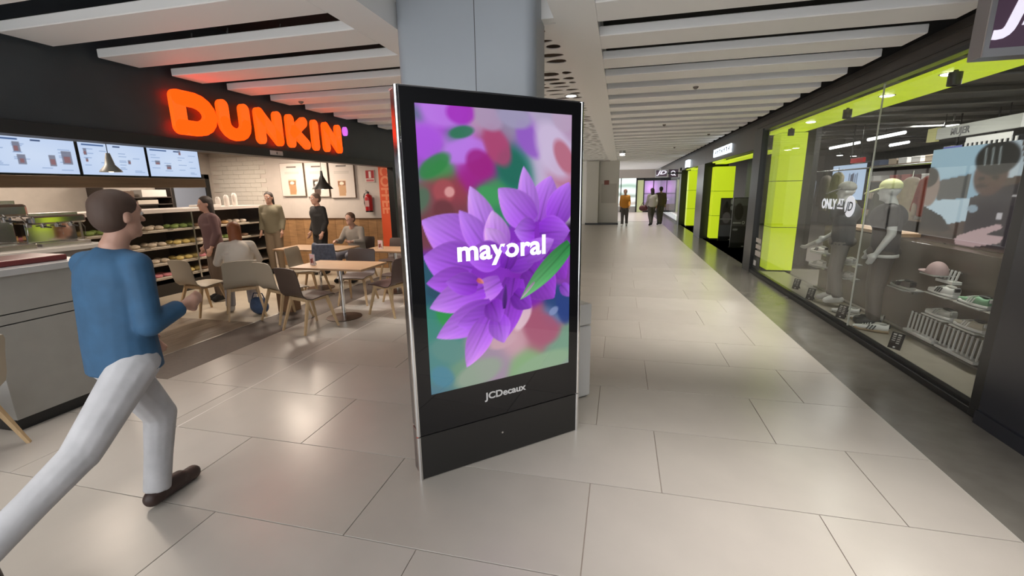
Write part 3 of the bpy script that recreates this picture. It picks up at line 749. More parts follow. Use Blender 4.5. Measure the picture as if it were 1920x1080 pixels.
for k, (ya, yb, lab) in enumerate(((2.93, 3.66, 'leftmost glowing menu screen above the bar counter'), (3.68, 4.38, 'middle glowing menu screen, behind the grey cone pendant lamp'), (4.40, 5.09, 'rightmost glowing menu screen above the bar, beside the door'))):
    m_ = thing('menu_screen', lab, 'screen', (-5.65, (ya+yb)/2, 1.92), world=True, group='menu screens above the bar')
    MB().box((-5.66, ya-.004, 1.905), (-5.602, yb+.004, 2.28), .004).build('housing', M_FRAME, m_)
    painted('display', frame((-5.600, ya+.006, 1.925), (0, 1, 0), (0, 0, 1)), yb-ya-.012, .34, 90, 44, menu_fn(k), M_MENU, m_)
tag(MB().box((-5.9, 2.0, 1.79), (-5.58, 5.12, 1.902), .004).build('bulkhead', mat('bulkhead_wood', (.24, .145, .08), .45, var=.15, stretch=(1, .2, 8))), 'brown wooden bulkhead under the menu screens', 'bulkhead')

# ---- pendant lamps
def pendant(name, label, loc, r, h, m, cord):
    t = thing(name, label, 'lamp', loc, group='pendant lamps of the coffee bar')
    MB().lathe([(.018, h), (.03, h*.72), (r*.45, h*.38), (r*.97, .012), (r, 0), (r-.008, 0), (r*.42, h*.36), (.02, h*.70)], n=28).build('shade', m, t, 40)
    MB().tube([(0, 0, h*.9), (0, 0, cord)], .004, 6).build('cord', M_FRAME, t)
    MB().sphere((0, 0, .03), .035).build('bulb', mat('bulb', (1, .9, .75), .4, emit=6, ecol=(1, .82, .6)), t)
    return t
pendant('pendant_lamp', 'grey cone pendant lamp hanging before the menu screens', (-5.2, 3.68, 1.94), .095, .19, mat('lamp_grey', (.24, .23, .20), .4), .68)
pendant('pendant_lamp', 'black pendant lamp hanging before the middle coffee poster', (-5.55, 7.6, 1.76), .19, .34, mat('lamp_black', (.015, .013, .012), .35), .86)

# ---- posters, extinguisher, coffee banner on the end wall
def cup_poster(c1, c2, glass):
    def fn(s, t):
        im = flat(s, (214, 204, 196)); im = put(im, rect(s, t, .3, .72, .10, .14), (95, 85, 80)); im = put(im, rect(s, t, .38, .64, .09, .12), (110, 100, 95))
        for k in range(4): im = put(im, rect(s, t, .2, .8, .2+.035*k, .208+.035*k), (188, 180, 172))
        im = put(im, poly(s, t, [(.30, .48), (.66, .48), (.62, .96), (.34, .96)]), glass)
        im = put(im, poly(s, t, [(.31, .54), (.65, .54), (.62, .94), (.35, .94)]), c1); im = put(im, poly(s, t, [(.31, .54), (.65, .54), (.64, .66), (.325, .66)]), c2)
        im = put(im, ell(s, t, .47, .60, .1, .05), (235, 225, 205)); return im
    return fn
M_PRINT = paint_mat('paper_print', 0, .5, emit=False)
for (xa, xb, za, zb, fn, lab) in ((-7.62, -7.0, 1.62, 2.36, cup_poster((176, 134, 96), (150, 110, 80), (205, 180, 150)), 'leftmost coffee poster on the pale wall, a pale brown drink'),
                                  (-6.96, -6.38, 1.60, 2.36, cup_poster((70, 52, 44), (40, 30, 26), (120, 105, 96)), 'middle coffee poster, partly hidden by the black pendant lamp'),
                                  (-6.34, -5.72, 1.57, 2.36, cup_poster((190, 150, 112), (150, 100, 66), (222, 205, 185)), 'rightmost coffee poster, a milky drink in a glass')):
    t = thing('wall_poster', lab, 'poster', ((xa+xb)/2, 8.98, za), world=True, group='coffee posters on the end wall')
    MB().box((xa, 8.955, za), (xb, 8.998, zb), .003).build('board', mat('poster_edge', (.20, .14, .10), .5), t)
    painted('print', frame((xa+.008, 8.9535, za+.008), (1, 0, 0), (0, 0, 1)), xb-xa-.016, zb-za-.016, 40, 48, fn, M_PRINT, t)
M_RED = mat('extinguisher_red', (.42, .012, .015), .28)
t = thing('fire_extinguisher', 'red fire extinguisher hanging on the pale wall', 'extinguisher', (-5.38, 8.9, 1.26), group=None)
MB().lathe([(.065, 0), (.078, .01), (.08, .03), (.08, .30), (.072, .345), (.045, .375), (.02, .385), (.02, .40)], n=20).build('cylinder', M_RED, t, 40)
MB().lathe([(.081, 0), (.081, .03), (.079, .03), (.079, 0)], n=20).build('foot_ring', M_FRAME, t)
MB().lathe([(.016, .395), (.02, .40), (.02, .425), (.01, .43)], n=10).box((-.07, -.012, .425), (.02, .012, .437)).beam((.01, 0, .43), (-.06, 0, .47), .008).build('valve', M_FRAME, t)
MB().tube([(-.02, 0, .415), (-.09, 0, .40), (-.115, 0, .33), (-.11, 0, .2), (-.085, 0, .10)], .011, 8).build('hose', M_FRAME, t, True)
MB().box((-.05, -.0815, .12), (.05, -.06, .25), .0).build('label_band', mat('ext_label', (.5, .3, .28), .5), t)
MB().box((-.02, .06, .2), (.02, .10, .26)).build('wall_hook', M_STEEL, t)
def fire_sign(s, t):
    im = flat(s, (214, 200, 192)); im = put(im, rect(s, t, .03, .97, .02, .7), (165, 20, 30)); im = put(im, rect(s, t, .38, .62, .1, .64), (225, 215, 208)); im = put(im, rect(s, t, .08, .92, .76, .94), (190, 90, 95)); return im
t = tag(MB().box((-5.46, 8.98, 1.90), (-5.24, 8.999, 2.16)).build('fire_sign', mat('sign_back', (.6, .55, .52), .5)), 'small red and white extinguisher notice on the wall', 'sign')
painted('print', frame((-5.458, 8.9785, 1.902), (1, 0, 0), (0, 0, 1)), .216, .256, 20, 24, fire_sign, M_PRINT, t)
t = thing('coffee_banner', 'vertical orange banner reading COFFEE at the end of the bar', 'banner', (-5.0, 8.97, .55), world=True)
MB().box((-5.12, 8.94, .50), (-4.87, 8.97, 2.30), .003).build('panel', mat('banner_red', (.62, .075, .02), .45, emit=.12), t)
me = text_mesh('COFFEE', .30, .001, .010, frame((-5.07, 8.938, 2.24), (0, 0, -1), (1, 0, 0)), sx=.98)
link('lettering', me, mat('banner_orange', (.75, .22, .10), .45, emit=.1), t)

# ---- bar counter, display case, back shelves
M_CNT = mat('counter_grey', (.30, .285, .26), .35, var=.04); M_CTOP = mat('counter_top', (.42, .41, .40), .25)
t = thing('bar_counter', 'grey panelled service counter at the bar entrance', 'counter', (-4.55, 2.37, 0), world=True)
MB().box((-4.95, 2.02, .10), (-4.235, 2.72, .80), .003).build('front_panel', M_CNT, t)
MB().box((-4.95, 2.02, .808), (-4.235, 2.72, .875), .003).build('front_panel', M_CNT, t)
MB().box((-4.95, 2.02, .883), (-4.235, 2.72, 1.15), .003).build('front_panel', M_CNT, t)
MB().box((-4.93, 2.03, 0), (-4.28, 2.71, .10)).build('kick_plate', M_FRAME, t)
MB().box((-4.98, 2.0, 1.15), (-4.21, 2.74, 1.20), .004).build('worktop', M_CTOP, t)
MB().box((-4.945, 2.025, .79), (-4.245, 2.715, .89)).build('shadow_gap', M_FRAME, t)
tag(MB().box((-4.75, 2.10, 1.20), (-4.35, 2.62, 1.245), .01).build('serving_tray', mat('tray_red', (.16, .03, .03), .4)), 'dark red serving tray on the grey counter', 'tray')
t = thing('napkin_box', 'white napkin dispenser on the grey counter', 'dispenser', (-4.86, 2.2, 1.20))
MB().box((-.07, -.1, 0), (.07, .1, .14), .008).build('body', mat('disp_white', (.6, .57, .55), .4), t)
MB().box((.068, -.06, .03), (.075, .06, .10)).build('slot', M_FRAME, t)
DX = -7.5
t = thing('display_case', 'long pastry display case with lit shelves behind the walking man', 'display case', (-7.85, 5.8, 0), world=True)
MB().box((-8.2, 3.0, 0), (DX-.03, 8.2, .2)).build('base', mat('case_base', (.02, .017, .015), .4), t)
MB().box((-8.2, 3.0, .2), (-8.15, 8.2, 1.42)).build('back_panel', mat('case_back', (.10, .075, .055), .5), t)
for z in (.28, .52, .80, 1.08): MB().box((-8.15, 3.0, z), (DX-.02, 8.2, z+.022)).build('shelf', mat('case_shelf', (.35, .30, .24), .3), t)
MB().box((-8.22, 2.98, 1.40), (DX+.02, 8.22, 1.46), .004).build('top', mat('case_top', (.60, .54, .50), .3), t)
for y in (3.0, 4.74, 6.48, 8.17): MB().box((-8.15, y, .2), (DX, y+.03, 1.40)).build('divider', M_STEEL, t)
PC = [mat('pastry_%d' % i, c, .6, var=.2, vscale=30) for i, c in enumerate(((.55, .33, .14), (.60, .50, .38), (.70, .60, .50), (.60, .22, .24), (.16, .09, .05), (.68, .52, .18), (.22, .30, .08)))]
M_TRAY = mat('tray_cream', (.62, .56, .46), .4)
ring = MB()
R1, R2 = .038, .022; n1, n2 = 12, 8
ring.loft([[((R1+R2*math.cos(2*PI*j/n2))*math.cos(2*PI*i/n1), (R1+R2*math.cos(2*PI*j/n2))*math.sin(2*PI*i/n1), R2+R2*math.sin(2*PI*j/n2)) for j in range(n2)] for i in range(n1+1)], cap=False)
ring_me = ring.mesh(True)
bun_me = MB().sphere((0, 0, .03), (.065, .045, .03), u=12, v=8).mesh(True)
cnt = 0; rnd = random.Random(3)
ORD = ['first', 'second', 'third', 'fourth', 'fifth', 'sixth', 'seventh', 'eighth', 'ninth', 'tenth', 'eleventh', 'twelfth', 'thirteenth', 'fourteenth', 'fifteenth', 'sixteenth', 'seventeenth', 'eighteenth', 'nineteenth', 'twentieth']
LV = {.302: 'lowest', .542: 'second lowest', .822: 'second highest', 1.102: 'highest'}
CN = ['golden brown', 'beige', 'cream', 'pink glazed', 'dark chocolate', 'yellow', 'green']
for z in (.302, .542, .822, 1.102):
    for q in range(11):
        y = 3.25+.44*q; ty = tag(MB().box((-8.0, y-.17, z), (-7.56, y+.17, z+.014), .003, seg=1).build('pastry_tray', M_TRAY), 'cream pastry tray, %s from the left on the %s shelf of the display case' % (ORD[q], LV[z]), 'tray', 'pastry trays in the display case')
        ci = rnd.randrange(7)
        for (dx, dy) in ((-.08, -.085), (-.08, .085), (-.24, -.085), (-.24, .085)):
            isr = ci in (3, 4)
            o = link('doughnut' if isr else 'pastry', ring_me if isr else bun_me, None); o.location = (-7.56+dx, y+dy, z+.014)
            if not o.data.materials: o.data.materials.append(PC[0])
            o.material_slots[0].link = 'OBJECT'; o.material_slots[0].material = PC[ci]; o.scale = (1.25, 1.25, 1.25)
            tag(o, '%s %s, %s %s of the %s tray on the %s display shelf' % (CN[ci], 'ring doughnut' if isr else 'bun', 'front' if dx > -.1 else 'back', 'left' if dy < 0 else 'right', ORD[q], LV[z]), 'doughnut' if isr else 'pastry', 'pastries in the display case, %s shelf' % LV[z])
for k, (y, n) in enumerate(((7.32, 4), (7.52, 5), (7.72, 6))):
    o = MB(); o.lathe([(.045, 0)]+[p for i in range(n) for p in ((.05, .035*i+.004), (.046, .035*i+.03))]+[(.04, .035*n+.02), (.02, .035*n+.045)], n=16)
    tag(o.build('cup_stack', mat('paper_cup', (.62, .58, .54), .5), smooth=40), ['shortest stack of white cups on the display case', 'middle stack of white cups on the display case', 'tallest stack of white cups on the display case'][k], 'cups', 'stacks of white cups').location = (-7.75, y, 1.46)
tag(MB().box((-8.0, 6.9, 1.46), (-7.6, 7.22, 1.50), .005).build('lid_tray', mat('paper_cup', (.62, .58, .54), .5)), 'flat white tray beside the cup stacks on the display case', 'tray')
# shelf rack with boxes on the back wall
t = thing('storage_rack', 'dark wall rack holding boxes left of the grey door', 'rack', (-9.4, 7.0, 1.3), world=True)
for z in (1.32, 1.50, 1.64): MB().box((-9.6, 6.3, z), (-9.2, 7.6, z+.02)).build('shelf', mat('rack_dark', (.04, .03, .025), .5), t)
for y in (6.3, 7.58): MB().box((-9.6, y, 1.2), (-9.2, y+.02, 1.95)).build('upright', mat('rack_dark', (.04, .03, .025), .5), t)
for (y0, y1, z0, h, c, lab) in ((7.0, 7.5, 1.66, .14, (.55, .53, .50), 'white carton on the top shelf of the wall rack'), (6.5, 6.85, 1.66, .12, (.10, .06, .04), 'dark brown carton on the top shelf of the wall rack'), (6.9, 7.3, 1.52, .08, (.45, .40, .34), 'beige flat carton on the middle shelf of the wall rack'), (6.4, 6.8, 1.52, .09, (.50, .25, .22), 'pink carton on the middle shelf of the wall rack')):
    o = tag(MB().box((-9.5, y0, z0), (-9.22, y1, z0+h), .004).build('carton', mat('carton_%.2f' % c[0], c, .6)), lab, 'carton'); MB().box((-9.5, y0+.15, z0+h), (-9.22, y0+.19, z0+h+.002)).build('tape', mat('tape', (.5, .42, .3), .3), o)
# back counter with coffee machine
t = thing('back_counter', 'pale back counter under the menu screens carrying coffee machines', 'counter', (-6.9, 3.2, 0), world=True)
MB().box((-7.2, 1.6, 0), (-6.55, 4.4, 1.05), .004).build('body', mat('back_counter', (.40, .36, .33), .4), t); MB().box((-7.25, 1.55, 1.05), (-6.5, 4.45, 1.10), .004).build('worktop', M_CTOP, t)
def coffee_machine(loc, label, sc=1):
    t = thing('coffee_machine', label, 'coffee machine', loc, group='coffee machines on the back counter'); t.scale = (sc,)*3
    MB().box((-.26, -.36, 0), (.26, .36, .07), .01).build('drip_base', M_STEEL, t); MB().box((-.26, -.36, .07), (-.05, .36, .42), .01).build('body', M_CHROME, t)
    MB().box((-.26, -.38, .38), (.22, .38, .52), .03).build('hood', M_CHROME, t)
    for y in (-.2, .0, .2):
        g = MB().lathe([(.035, 0), (.04, .02), (.04, .05), (.03, .06)], n=14).build('group_head', M_STEEL, t, 40); g.location = (.12, y, .32)
        h = MB().tube([(0, 0, .02), (.14, 0, .01)], .013).build('filter_handle', M_FRAME, g); h.location = (0.03, 0, 0)
    MB().tube([(.18, .3, .4), (.24, .32, .3), (.22, .32, .16)], .007).build('steam_wand', M_CHROME, t, True); MB().box((-.24, -.34, .52), (.1, .34, .56), .004).build('cup_rail', M_STEEL, t)
coffee_machine((-6.85, 3.35, 1.10), 'chrome espresso machine at the left under the menu screens')
coffee_machine((-6.85, 4.05, 1.10), 'smaller chrome coffee machine right of the espresso machine', .72)

# ---- shell chairs and tables
M_OAK = mat('chair_oak', (.52, .36, .20), .45, var=.12, vscale=6, stretch=(8, 8, 1)); M_TOP = mat('table_oak', (.38, .235, .13), .4, var=.15, vscale=4, stretch=(1, 7, 1))
SH = {'brown': mat('shell_brown', (.075, .050, .040), .45), 'beige': mat('shell_beige', (.40, .345, .265), .45), 'seat': mat('shell_maroon', (.085, .045, .040), .45)}
def shell_mesh():
    # side profile from seat front to backrest top
    P = [(.235, .425), (.20, .445), (.10, .448), (0, .440), (-.10, .436), (-.165, .450), (-.205, .490), (-.222, .55), (-.232, .62), (-.245, .70), (-.262, .78), (-.272, .815)]
    nx = 8; top, bot = [], []
    N = len(P)
    for i, (y, z) in enumerate(P):
        a = P[max(i-1, 0)]; c = P[min(i+1, N-1)]; ty, tz = c[0]-a[0], c[1]-a[1]; l = math.hypot(ty, tz); ny, nz = tz/l, -ty/l
        f = i/(N-1); wd = .225 if f < .35 else .225-.01*(f-.35); wd *= (.9 if i in (0, N-1) else 1)
        ra, rb = [], []
        for k in range(nx+1):
            u = -1+2*k/nx; bow = .022*u*u if i > 3 else .012*u*u
            # bowl: edges curl toward the sitter (up on the seat, forward on the back)
            yy = y-ny*bow; zz = z-nz*bow
            ra.append((u*wd, yy, zz)); rb.append((u*wd, yy+ny*.012, zz+nz*.012))
        top.append(ra); bot.append(rb)
    b = MB(); rings = [t_+q[::-1] for t_, q in zip(top, bot)]
    b.loft(rings)
    return b.mesh(50)
SHELL = shell_mesh()
def leg_mesh(sx, sy):
    return MB().beam((sx*.165, .13 if sy > 0 else -.125, .425), (sx*.225, .225 if sy > 0 else -.255, 0), .026, .015).mesh()
LEGS = [leg_mesh(sx, sy) for sx in (-1, 1) for sy in (-1, 1)]
RAIL = MB().box((-.17, .105, .385), (.17, .135, .425)).box((-.17, -.14, .385), (.17, -.11, .425)).box((-.175, -.13, .385), (-.145, .13, .425)).box((.145, -.13, .385), (.175, .13, .425)).mesh()
PADM = MB().box((-.19, -.13, .449), (.19, .20, .456), .003).mesh()
def chair(label, x, y, rz, col, group='shell chairs of the coffee bar'):
    t = thing('shell_chair', label, 'chair', (x, y, 0), math.radians(rz), group)
    o = link('seat_shell', SHELL, None, t)
    if not SHELL.materials: SHELL.materials.append(SH['brown'])
    o.material_slots[0].link = 'OBJECT'; o.material_slots[0].material = SH[col]
    for l in LEGS: link('leg', l, M_OAK, t)
    link('under_frame', RAIL, M_OAK, t)
    return t
chair('dark brown shell chair nearest the walkway, back to the dark threshold', -3.80, 4.70, -18, 'brown')
chair('beige backed shell chair beside the dark chair at the front table', -4.42, 5.02, -20, 'beige')
chair('shell chair on the totem side of the front table, turned sideways', -3.12, 5.55, 75, 'seat')
chair('dark shell chair tucked behind the front table', -3.95, 6.0, 190, 'brown')
chair('dark shell chair behind the front table nearest the totem', -3.30, 6.25, 165, 'brown')
chair('empty beige shell chair left of the seated guest in white', -5.86, 5.06, -8, 'beige')
chair('beige shell chair carrying the seated guest in white', -5.14, 5.04, 48, 'beige')
chair('beige shell chair at the middle table, beside the hanging jacket', -5.05, 6.35, -80, 'beige')
chair('dark shell chair behind the far table beside the orange banner', -4.15, 7.6, 180, 'brown')
chair('beige shell chair cut off by the left picture edge', -4.12, 1.62, 120, 'beige')
def table(label, x, y, wx, wy, rz=0, z=.74):
    t = thing('cafe_table', label, 'table', (x, y, 0), math.radians(rz), 'oak topped tables of the coffee bar')
    MB().box((-wx/2, -wy/2, z-.028), (wx/2, wy/2, z), .003).build('table_top', M_TOP, t)
    MB().lathe([(.027, .02), (.027, z-.028)], n=16).build('pole', M_CHROME, t, 40)
    MB().lathe([(.05, 0), (.23, 0), (.235, .008), (.06, .02), (.03, .022)], n=32).build('base_disc', mat('base_bronze', (.10, .055, .035), .35, .5), t, 40)
    MB().box((-wx*.35, -.03, z-.045), (wx*.35, .03, z-.028)).build('top_bracket', M_FRAME, t)
    return t
table('oak topped table with a menu card, nearest the walkway', -3.68, 5.22, 1.06, .64)
table('oak topped table farther back behind the front table', -5.25, 6.85, 1.3, .66)
table('oak topped table between the middle table and the totem', -3.72, 6.85, 1.0, .62)
def card_fn(s, t):
    im = flat(s, (205, 190, 190)); im = put(im, rect(s, t, .15, .4, .45, .85), (110, 50, 45)); im = put(im, rect(s, t, .45, .7, .35, .8), (150, 80, 70)); im = put(im, rect(s, t, .72, .85, .6, .9), (90, 60, 60)); return put(im, rect(s, t, .1, .9, .08, .2), (225, 180, 190))
for (x, y, lab) in ((-4.02, 5.12, 'white menu card with pictures on the front table'), (-3.95, 6.78, 'menu card on the table behind, near the totem')):
    t = thing('menu_card', lab, 'menu card', (x, y, .74), math.radians(-25), 'menu cards on the tables')
    MB().box((-.065, .0, 0), (.065, .006, .15)).build('card', mat('card_white', (.6, .56, .55), .5), t); painted('print', frame((-.064, -.001, .002), (1, 0, 0), (0, 0, 1)), .128, .146, 20, 22, card_fn, M_PRINT, t)
    MB().beam((0, .006, .13), (0, .05, .004), .008).build('strut', mat('card_white', (.6, .56, .55), .5), t)
blob('shoulder_bag', [('e', (-4.98, 5.12, .12), (.15, .08, .12)), ('e', (-4.98, 5.12, .2), (.13, .06, .06))], mat('bag_blue', (.05, .09, .18), .5, var=.2, vscale=20), None, .012, cut=[((0, 0, .0), (0, 0, -1))])
tag(D.objects['shoulder_bag'], 'small blue bag on the floor under the seated guest', 'bag')
MB().tube([(-5.1, 5.12, .2), (-5.05, 5.12, .31), (-4.91, 5.12, .31), (-4.86, 5.12, .2)], .008).build('strap', mat('bag_strap', (.03, .05, .10), .5), D.objects['shoulder_bag'], True)
tag(MB().box((-4.82, 5.28, 0), (-4.58, 5.48, .32), .01).build('paper_bag', mat('paper_brown', (.22, .12, .06), .7)), 'brown paper bag on the floor behind the seated guest', 'bag')
o = blob('hanging_jacket', [('f', (-4.78, 6.42, .50), (.20, .05), (-4.78, 6.42, .86), (.17, .06), (1, .2, 0)), ('c', (-4.95, 6.40, .84), .045, (-4.98, 6.38, .55), .04)], mat('jacket_blue', (.10, .115, .16), .7, var=.3, vscale=25), None, .014)
tag(o, 'blue grey jacket hanging between the tables behind the seated guest', 'jacket')

# ---- sports shop window display
t = thing('display_backdrop', 'brown glossy display wall behind the shop window', 'display wall', (3.4, 6, 0), world=True)
M_DW = mat('display_brown', (.090, .070, .052), .22, var=.08)
MB().box((3.22, 3.8, .06), (3.42, 8.15, 1.06), .004).build('panel', M_DW, t)
MB().box((3.16, 3.8, 0), (3.22, 8.15, .075), .003).build('kerb', mat('kerb_grey', (.24, .22, .19), .4), t)
MB().box((3.16, 6.1, 1.085), (3.46, 7.6, 1.125), .003).build('shelf_board', M_TOP, t)
pl = tag(MB().box((2.70, 3.75, 0), (3.16, 9.5, .055), .003).build('window_platform', mat('platform_grey', (.33, .30, .25), .3, var=.06)), 'grey floor platform inside the shop window', 'platform')
def advert(s, t):
    im = flat(s, (78, 60, 54)); im = put(im, rect(s, t, 0, .62, 0, .62), (150, 185, 205))
    im = put(im, poly(s, t, [(0, 0), (.62, 0), (.62, .2), (.1, .33), (0, .3)]), (172, 206, 224)); im = put(im, poly(s, t, [(.1, .34), (.38, .28), (.38, .52), (.12, .55)]), (84, 84, 84))
    im = put(im, poly(s, t, [(.0, .56), (.45, .52), (.52, .7), (.2, .82), (0, .75)]), (196, 218, 230))
    im = put(im, poly(s, t, [(.55, 0), (.68, .0), (.74, .3), (.6, .34)]), (190, 205, 214))
    im = put(im, ell(s, t, .03, .42, .10, .22), (150, 128, 118)); im = put(im, ell(s, t, .0, .30, .10, .12), (40, 34, 34)); im = put(im, poly(s, t, [(0, .62), (.2, .72), (.3, .85), (0, 1)]), (36, 30, 32))
    im = put(im, poly(s, t, [(.40, .52), (.56, .42), (.78, .36), (.92, .5), (.94, .95), (.4, 1)]), (44, 34, 44))
    im = put(im, ell(s, t, .52, .30, .13, .21), (88, 60, 54)); im = put(im, ell(s, t, .54, .14, .165, .17), (30, 28, 30))
    for k in range(3): im = put(im, np.exp(-(((s-.46-.05*k)-.06*(t-.15))/.008)**2)*rect(s, t, .4, .68, .04, .2), (150, 160, 160))
    im = put(im, ell(s, t, .47, .40, .05, .025), (60, 40, 38)); im = put(im, ell(s, t, .46, .33, .03, .02), (40, 26, 26)); im = put(im, ell(s, t, .56, .32, .03, .02), (40, 26, 26))
    im = put(im, ell(s, t, .76, .40, .035, .03), (190, 185, 190)); im = put(im, rect(s, t, .70, .80, .475, .49), (200, 195, 195)); im = put(im, rect(s, t, .62, .66, .65, .70), (200, 195, 200))
    im = put(im, ell(s, t, .44, .62, .045, .04), (150, 170, 185)); im = put(im, poly(s, t, [(.34, .92), (.5, .82), (.66, .74), (.68, .78), (.58, .85), (.70, .86), (.68, .92), (.48, 1), (.36, 1)]), (196, 166, 168))
    im = put(im, rect(s, t, .0, .36, .90, .93), (60, 50, 44)); im = put(im, poly(s, t, [(.9, .05), (1, .03), (1, .32), (.95, .32)]), (50, 42, 38)); return im
t = thing('advert_panel', 'large printed advert of a person in dark sportswear in the window', 'advert', (3.5, 5.2, 1.06), world=True)
MB().box((3.40, 4.45, 1.07), (3.44, 6.15, 2.06), .003).build('board', M_FRAME, t)
painted('print', frame((3.398, 6.15, 1.07), (0, -1, 0), (0, 0, 1)), 1.70, .99, 110, 66, advert, paint_mat('advert_print', .55, .3), t)
t = thing('shop_emblem', 'glowing white shield outline emblem at the right end of the advert', 'emblem', (3.36, 4.55, 1.6), world=True)
SHD = [(-.11, .16), (.11, .16), (.11, -.02), (.06, -.12), (0, -.17), (-.06, -.12), (-.11, -.02)]
fm = frame((3.37, 4.62, 1.80), (0, -1, 0), (0, 0, 1)); b = MB()
for (x, y), (x2, y2) in zip(SHD, SHD[1:]+SHD[:1]): b.tube([fm @ Vector((x, y, 0)), fm @ Vector((x2, y2, 0))], .012, 8)
b.build('outline', mat('emblem_white', (.8, .8, .82), .4, emit=1.2), t)
for z in (.05, -.03): MB().box((-.045, z-.018, -.005), (.045, z+.018, .005), 0, fm).build('bar', mat('emblem_white', (.8, .8, .82), .4, emit=1.2), t)
MB().box((-.03, -.2, -.03), (.03, .2, -.012), 0, fm).build('backing', M_FRAME, t)

# sneakers
def sneaker_parts():
    """toe toward +y, length .29"""
    L = .29
    ys = [i/11 for i in range(12)]
    def half_w(f): return .030+.018*math.sin(PI*min(1, f*1.15)**.8) if f < .9 else .030*math.sqrt(max(0, 1-((f-.9)/.1)**2))+.012
    def ring(f, z0, z1, k=1.0, n=14):
        y = -L/2+L*f; w_ = half_w(f)*k; c = []
        for i in range(n):
            a = 2*PI*i/n; ca, sa = math.cos(a), math.sin(a)
            c.append((w_*math.copysign(abs(ca)**.6, ca), y, (z0+z1)/2+(z1-z0)/2*math.copysign(abs(sa)**.7, sa)))
        return c
    sole = MB().loft([ring(f, 0 if f < .8 else .02*((f-.8)/.2)**2, .030+(.006 if f > .9 else 0), 1.06) for f in ys]).mesh(50)
    def top(f):
        if f < .30: return .092-.02*math.sin(PI*f/.30)*.8
        if f < .55: return .092-.032*((f-.30)/.25)
        return .060-.016*((f-.55)/.45)**1.4
    upper = MB().loft([ring(f*.97+.015, .018, top(f), .96) for f in ys]).mesh(60)
    st = MB()
    for s in (-1, 1):
        for k in range(3):
            y = -.02+.024*k
            st.loft([[(s*(.049-.0), y-.006, .028), (s*.049, y+.006, .028), (s*.053, y+.006, .028), (s*.053, y-.006, .028)], [(s*.040, y-.028, .072), (s*.040, y-.016, .072), (s*.047, y-.016, .072), (s*.047, y-.028, .072)]])
    collar = MB().sphere((0, -.075, .088), (.026, .052, .012), u=14, v=8).mesh(True)
    heel = MB().box((-.022, -.150, .052), (.022, -.135, .084), .004).mesh()
    tongue = MB().box((-.02, -.028, .078), (.02, .012, .088), .004, Matrix.Rotation(.5, 4, 'X')).mesh()
    lace = MB()
    for k in range(4): lace.box((-.026, .0+.02*k, .074-.006*k), (.026, .008+.02*k, .081-.006*k), .002, seg=1)
    lace = lace.mesh()
    return dict(sole=sole, upper=upper, stripes=st.mesh(), collar=collar, heel_tab=heel, tongue=tongue, laces=lace)
SNK = sneaker_parts()
M_SW = mat('shoe_white', (.66, .66, .64), .5); M_SK = mat('shoe_black', (.02, .02, .02), .5); M_GUM = mat('shoe_gum', (.30, .22, .13), .6); M_SGR = mat('shoe_green', (.22, .42, .26), .5)
M_SGY = mat('shoe_grey', (.36, .36, .33), .5); M_SBE = mat('shoe_beige', (.46, .42, .33), .5)
def sneaker(label, loc, rz, upper, sole, stripe, group, s=1.0):
    t = thing('sneaker', label, 'shoe', loc, math.radians(rz), group); t.scale = (s, s, s)
    for n, m in (('sole', sole), ('upper', upper), ('stripes', stripe), ('collar', M_SK if upper is not M_SW else M_SGY), ('heel_tab', stripe), ('tongue', upper), ('laces', M_SW)):
        o = link(n, SNK[n], None, t)
        if not SNK[n].materials: SNK[n].materials.append(M_SW)
        o.material_slots[0].link = 'OBJECT'; o.material_slots[0].material = m
    return t
PZ = .055
sneaker('white three striped sneaker lying nearest on the window platform', (2.84, 5.68, PZ), 60, M_SW, M_GUM, M_SK, 'sneakers on the window platform', 1.15)
sneaker('white three striped sneaker just behind the nearest one', (2.98, 6.08, PZ), 58, M_SW, M_GUM, M_SK, 'sneakers on the window platform', 1.15)
def wall_shoe(label, y, z, up, so_, stp, rz=95, s=1.1):
    sneaker(label, (3.10, y, z+.012), rz, up, so_, stp, 'sneakers on the display wall', s)
    sh = tag(MB().box((3.03, y-.16, z), (3.22, y+.16, z+.012), .003).build('shoe_shelf', mat('acrylic_shelf', (.40, .40, .38), .2)), 'shelf under the '+label, 'shelf', 'small shelves on the display wall')
    MB().box((3.19, y-.05, z-.05), (3.22, y+.05, z)).build('bracket', M_STEEL, sh)
wall_shoe('grey white sneaker with a dark collar, upper middle of the display wall', 5.08, .62, M_SW, M_SW, M_SK, 5)
wall_shoe('plain grey sneaker, lower middle of the display wall', 5.06, .40, M_SGY, M_SW, M_SGY, 5)
wall_shoe('green sneaker at the right end of the display wall', 4.66, .62, M_SGR, M_SW, M_SW, 5)
wall_shoe('beige sneaker below the green one on the display wall', 4.66, .40, M_SBE, M_SW, M_SW, 5)
wall_shoe('white sneaker at the upper left of the display wall', 7.95, .64, M_SW, M_SW, M_SK, 15)
wall_shoe('white sneaker at the lower left of the display wall', 7.95, .42, M_SW, M_SW, M_SGY, 15)
wall_shoe('white sneaker right of the mannequin, upper one', 7.02, .62, M_SW, M_SGY, M_SGY, 10, .95)
wall_shoe('white sneaker right of the mannequin, lower one', 7.02, .42, M_SW, M_SGY, M_SGY, 10, .95)
wall_shoe('dark sneaker in the middle of the display wall', 5.72, .55, mat('shoe_dark', (.06, .05, .045), .5), M_SGY, M_SK, 5)
o = blob('pink_cap', [('e', (3.10, 5.22, .825), (.085, .105, .115)), ('e', (3.09, 5.33, .825), (.075, .11, .016))], mat('cap_pink', (.42, .30, .30), .7), None, .009, cut=[((0, 0, .8125), (0, 0, -1))])
tag(o, 'pale pink cap on the display wall above the sneakers', 'cap')
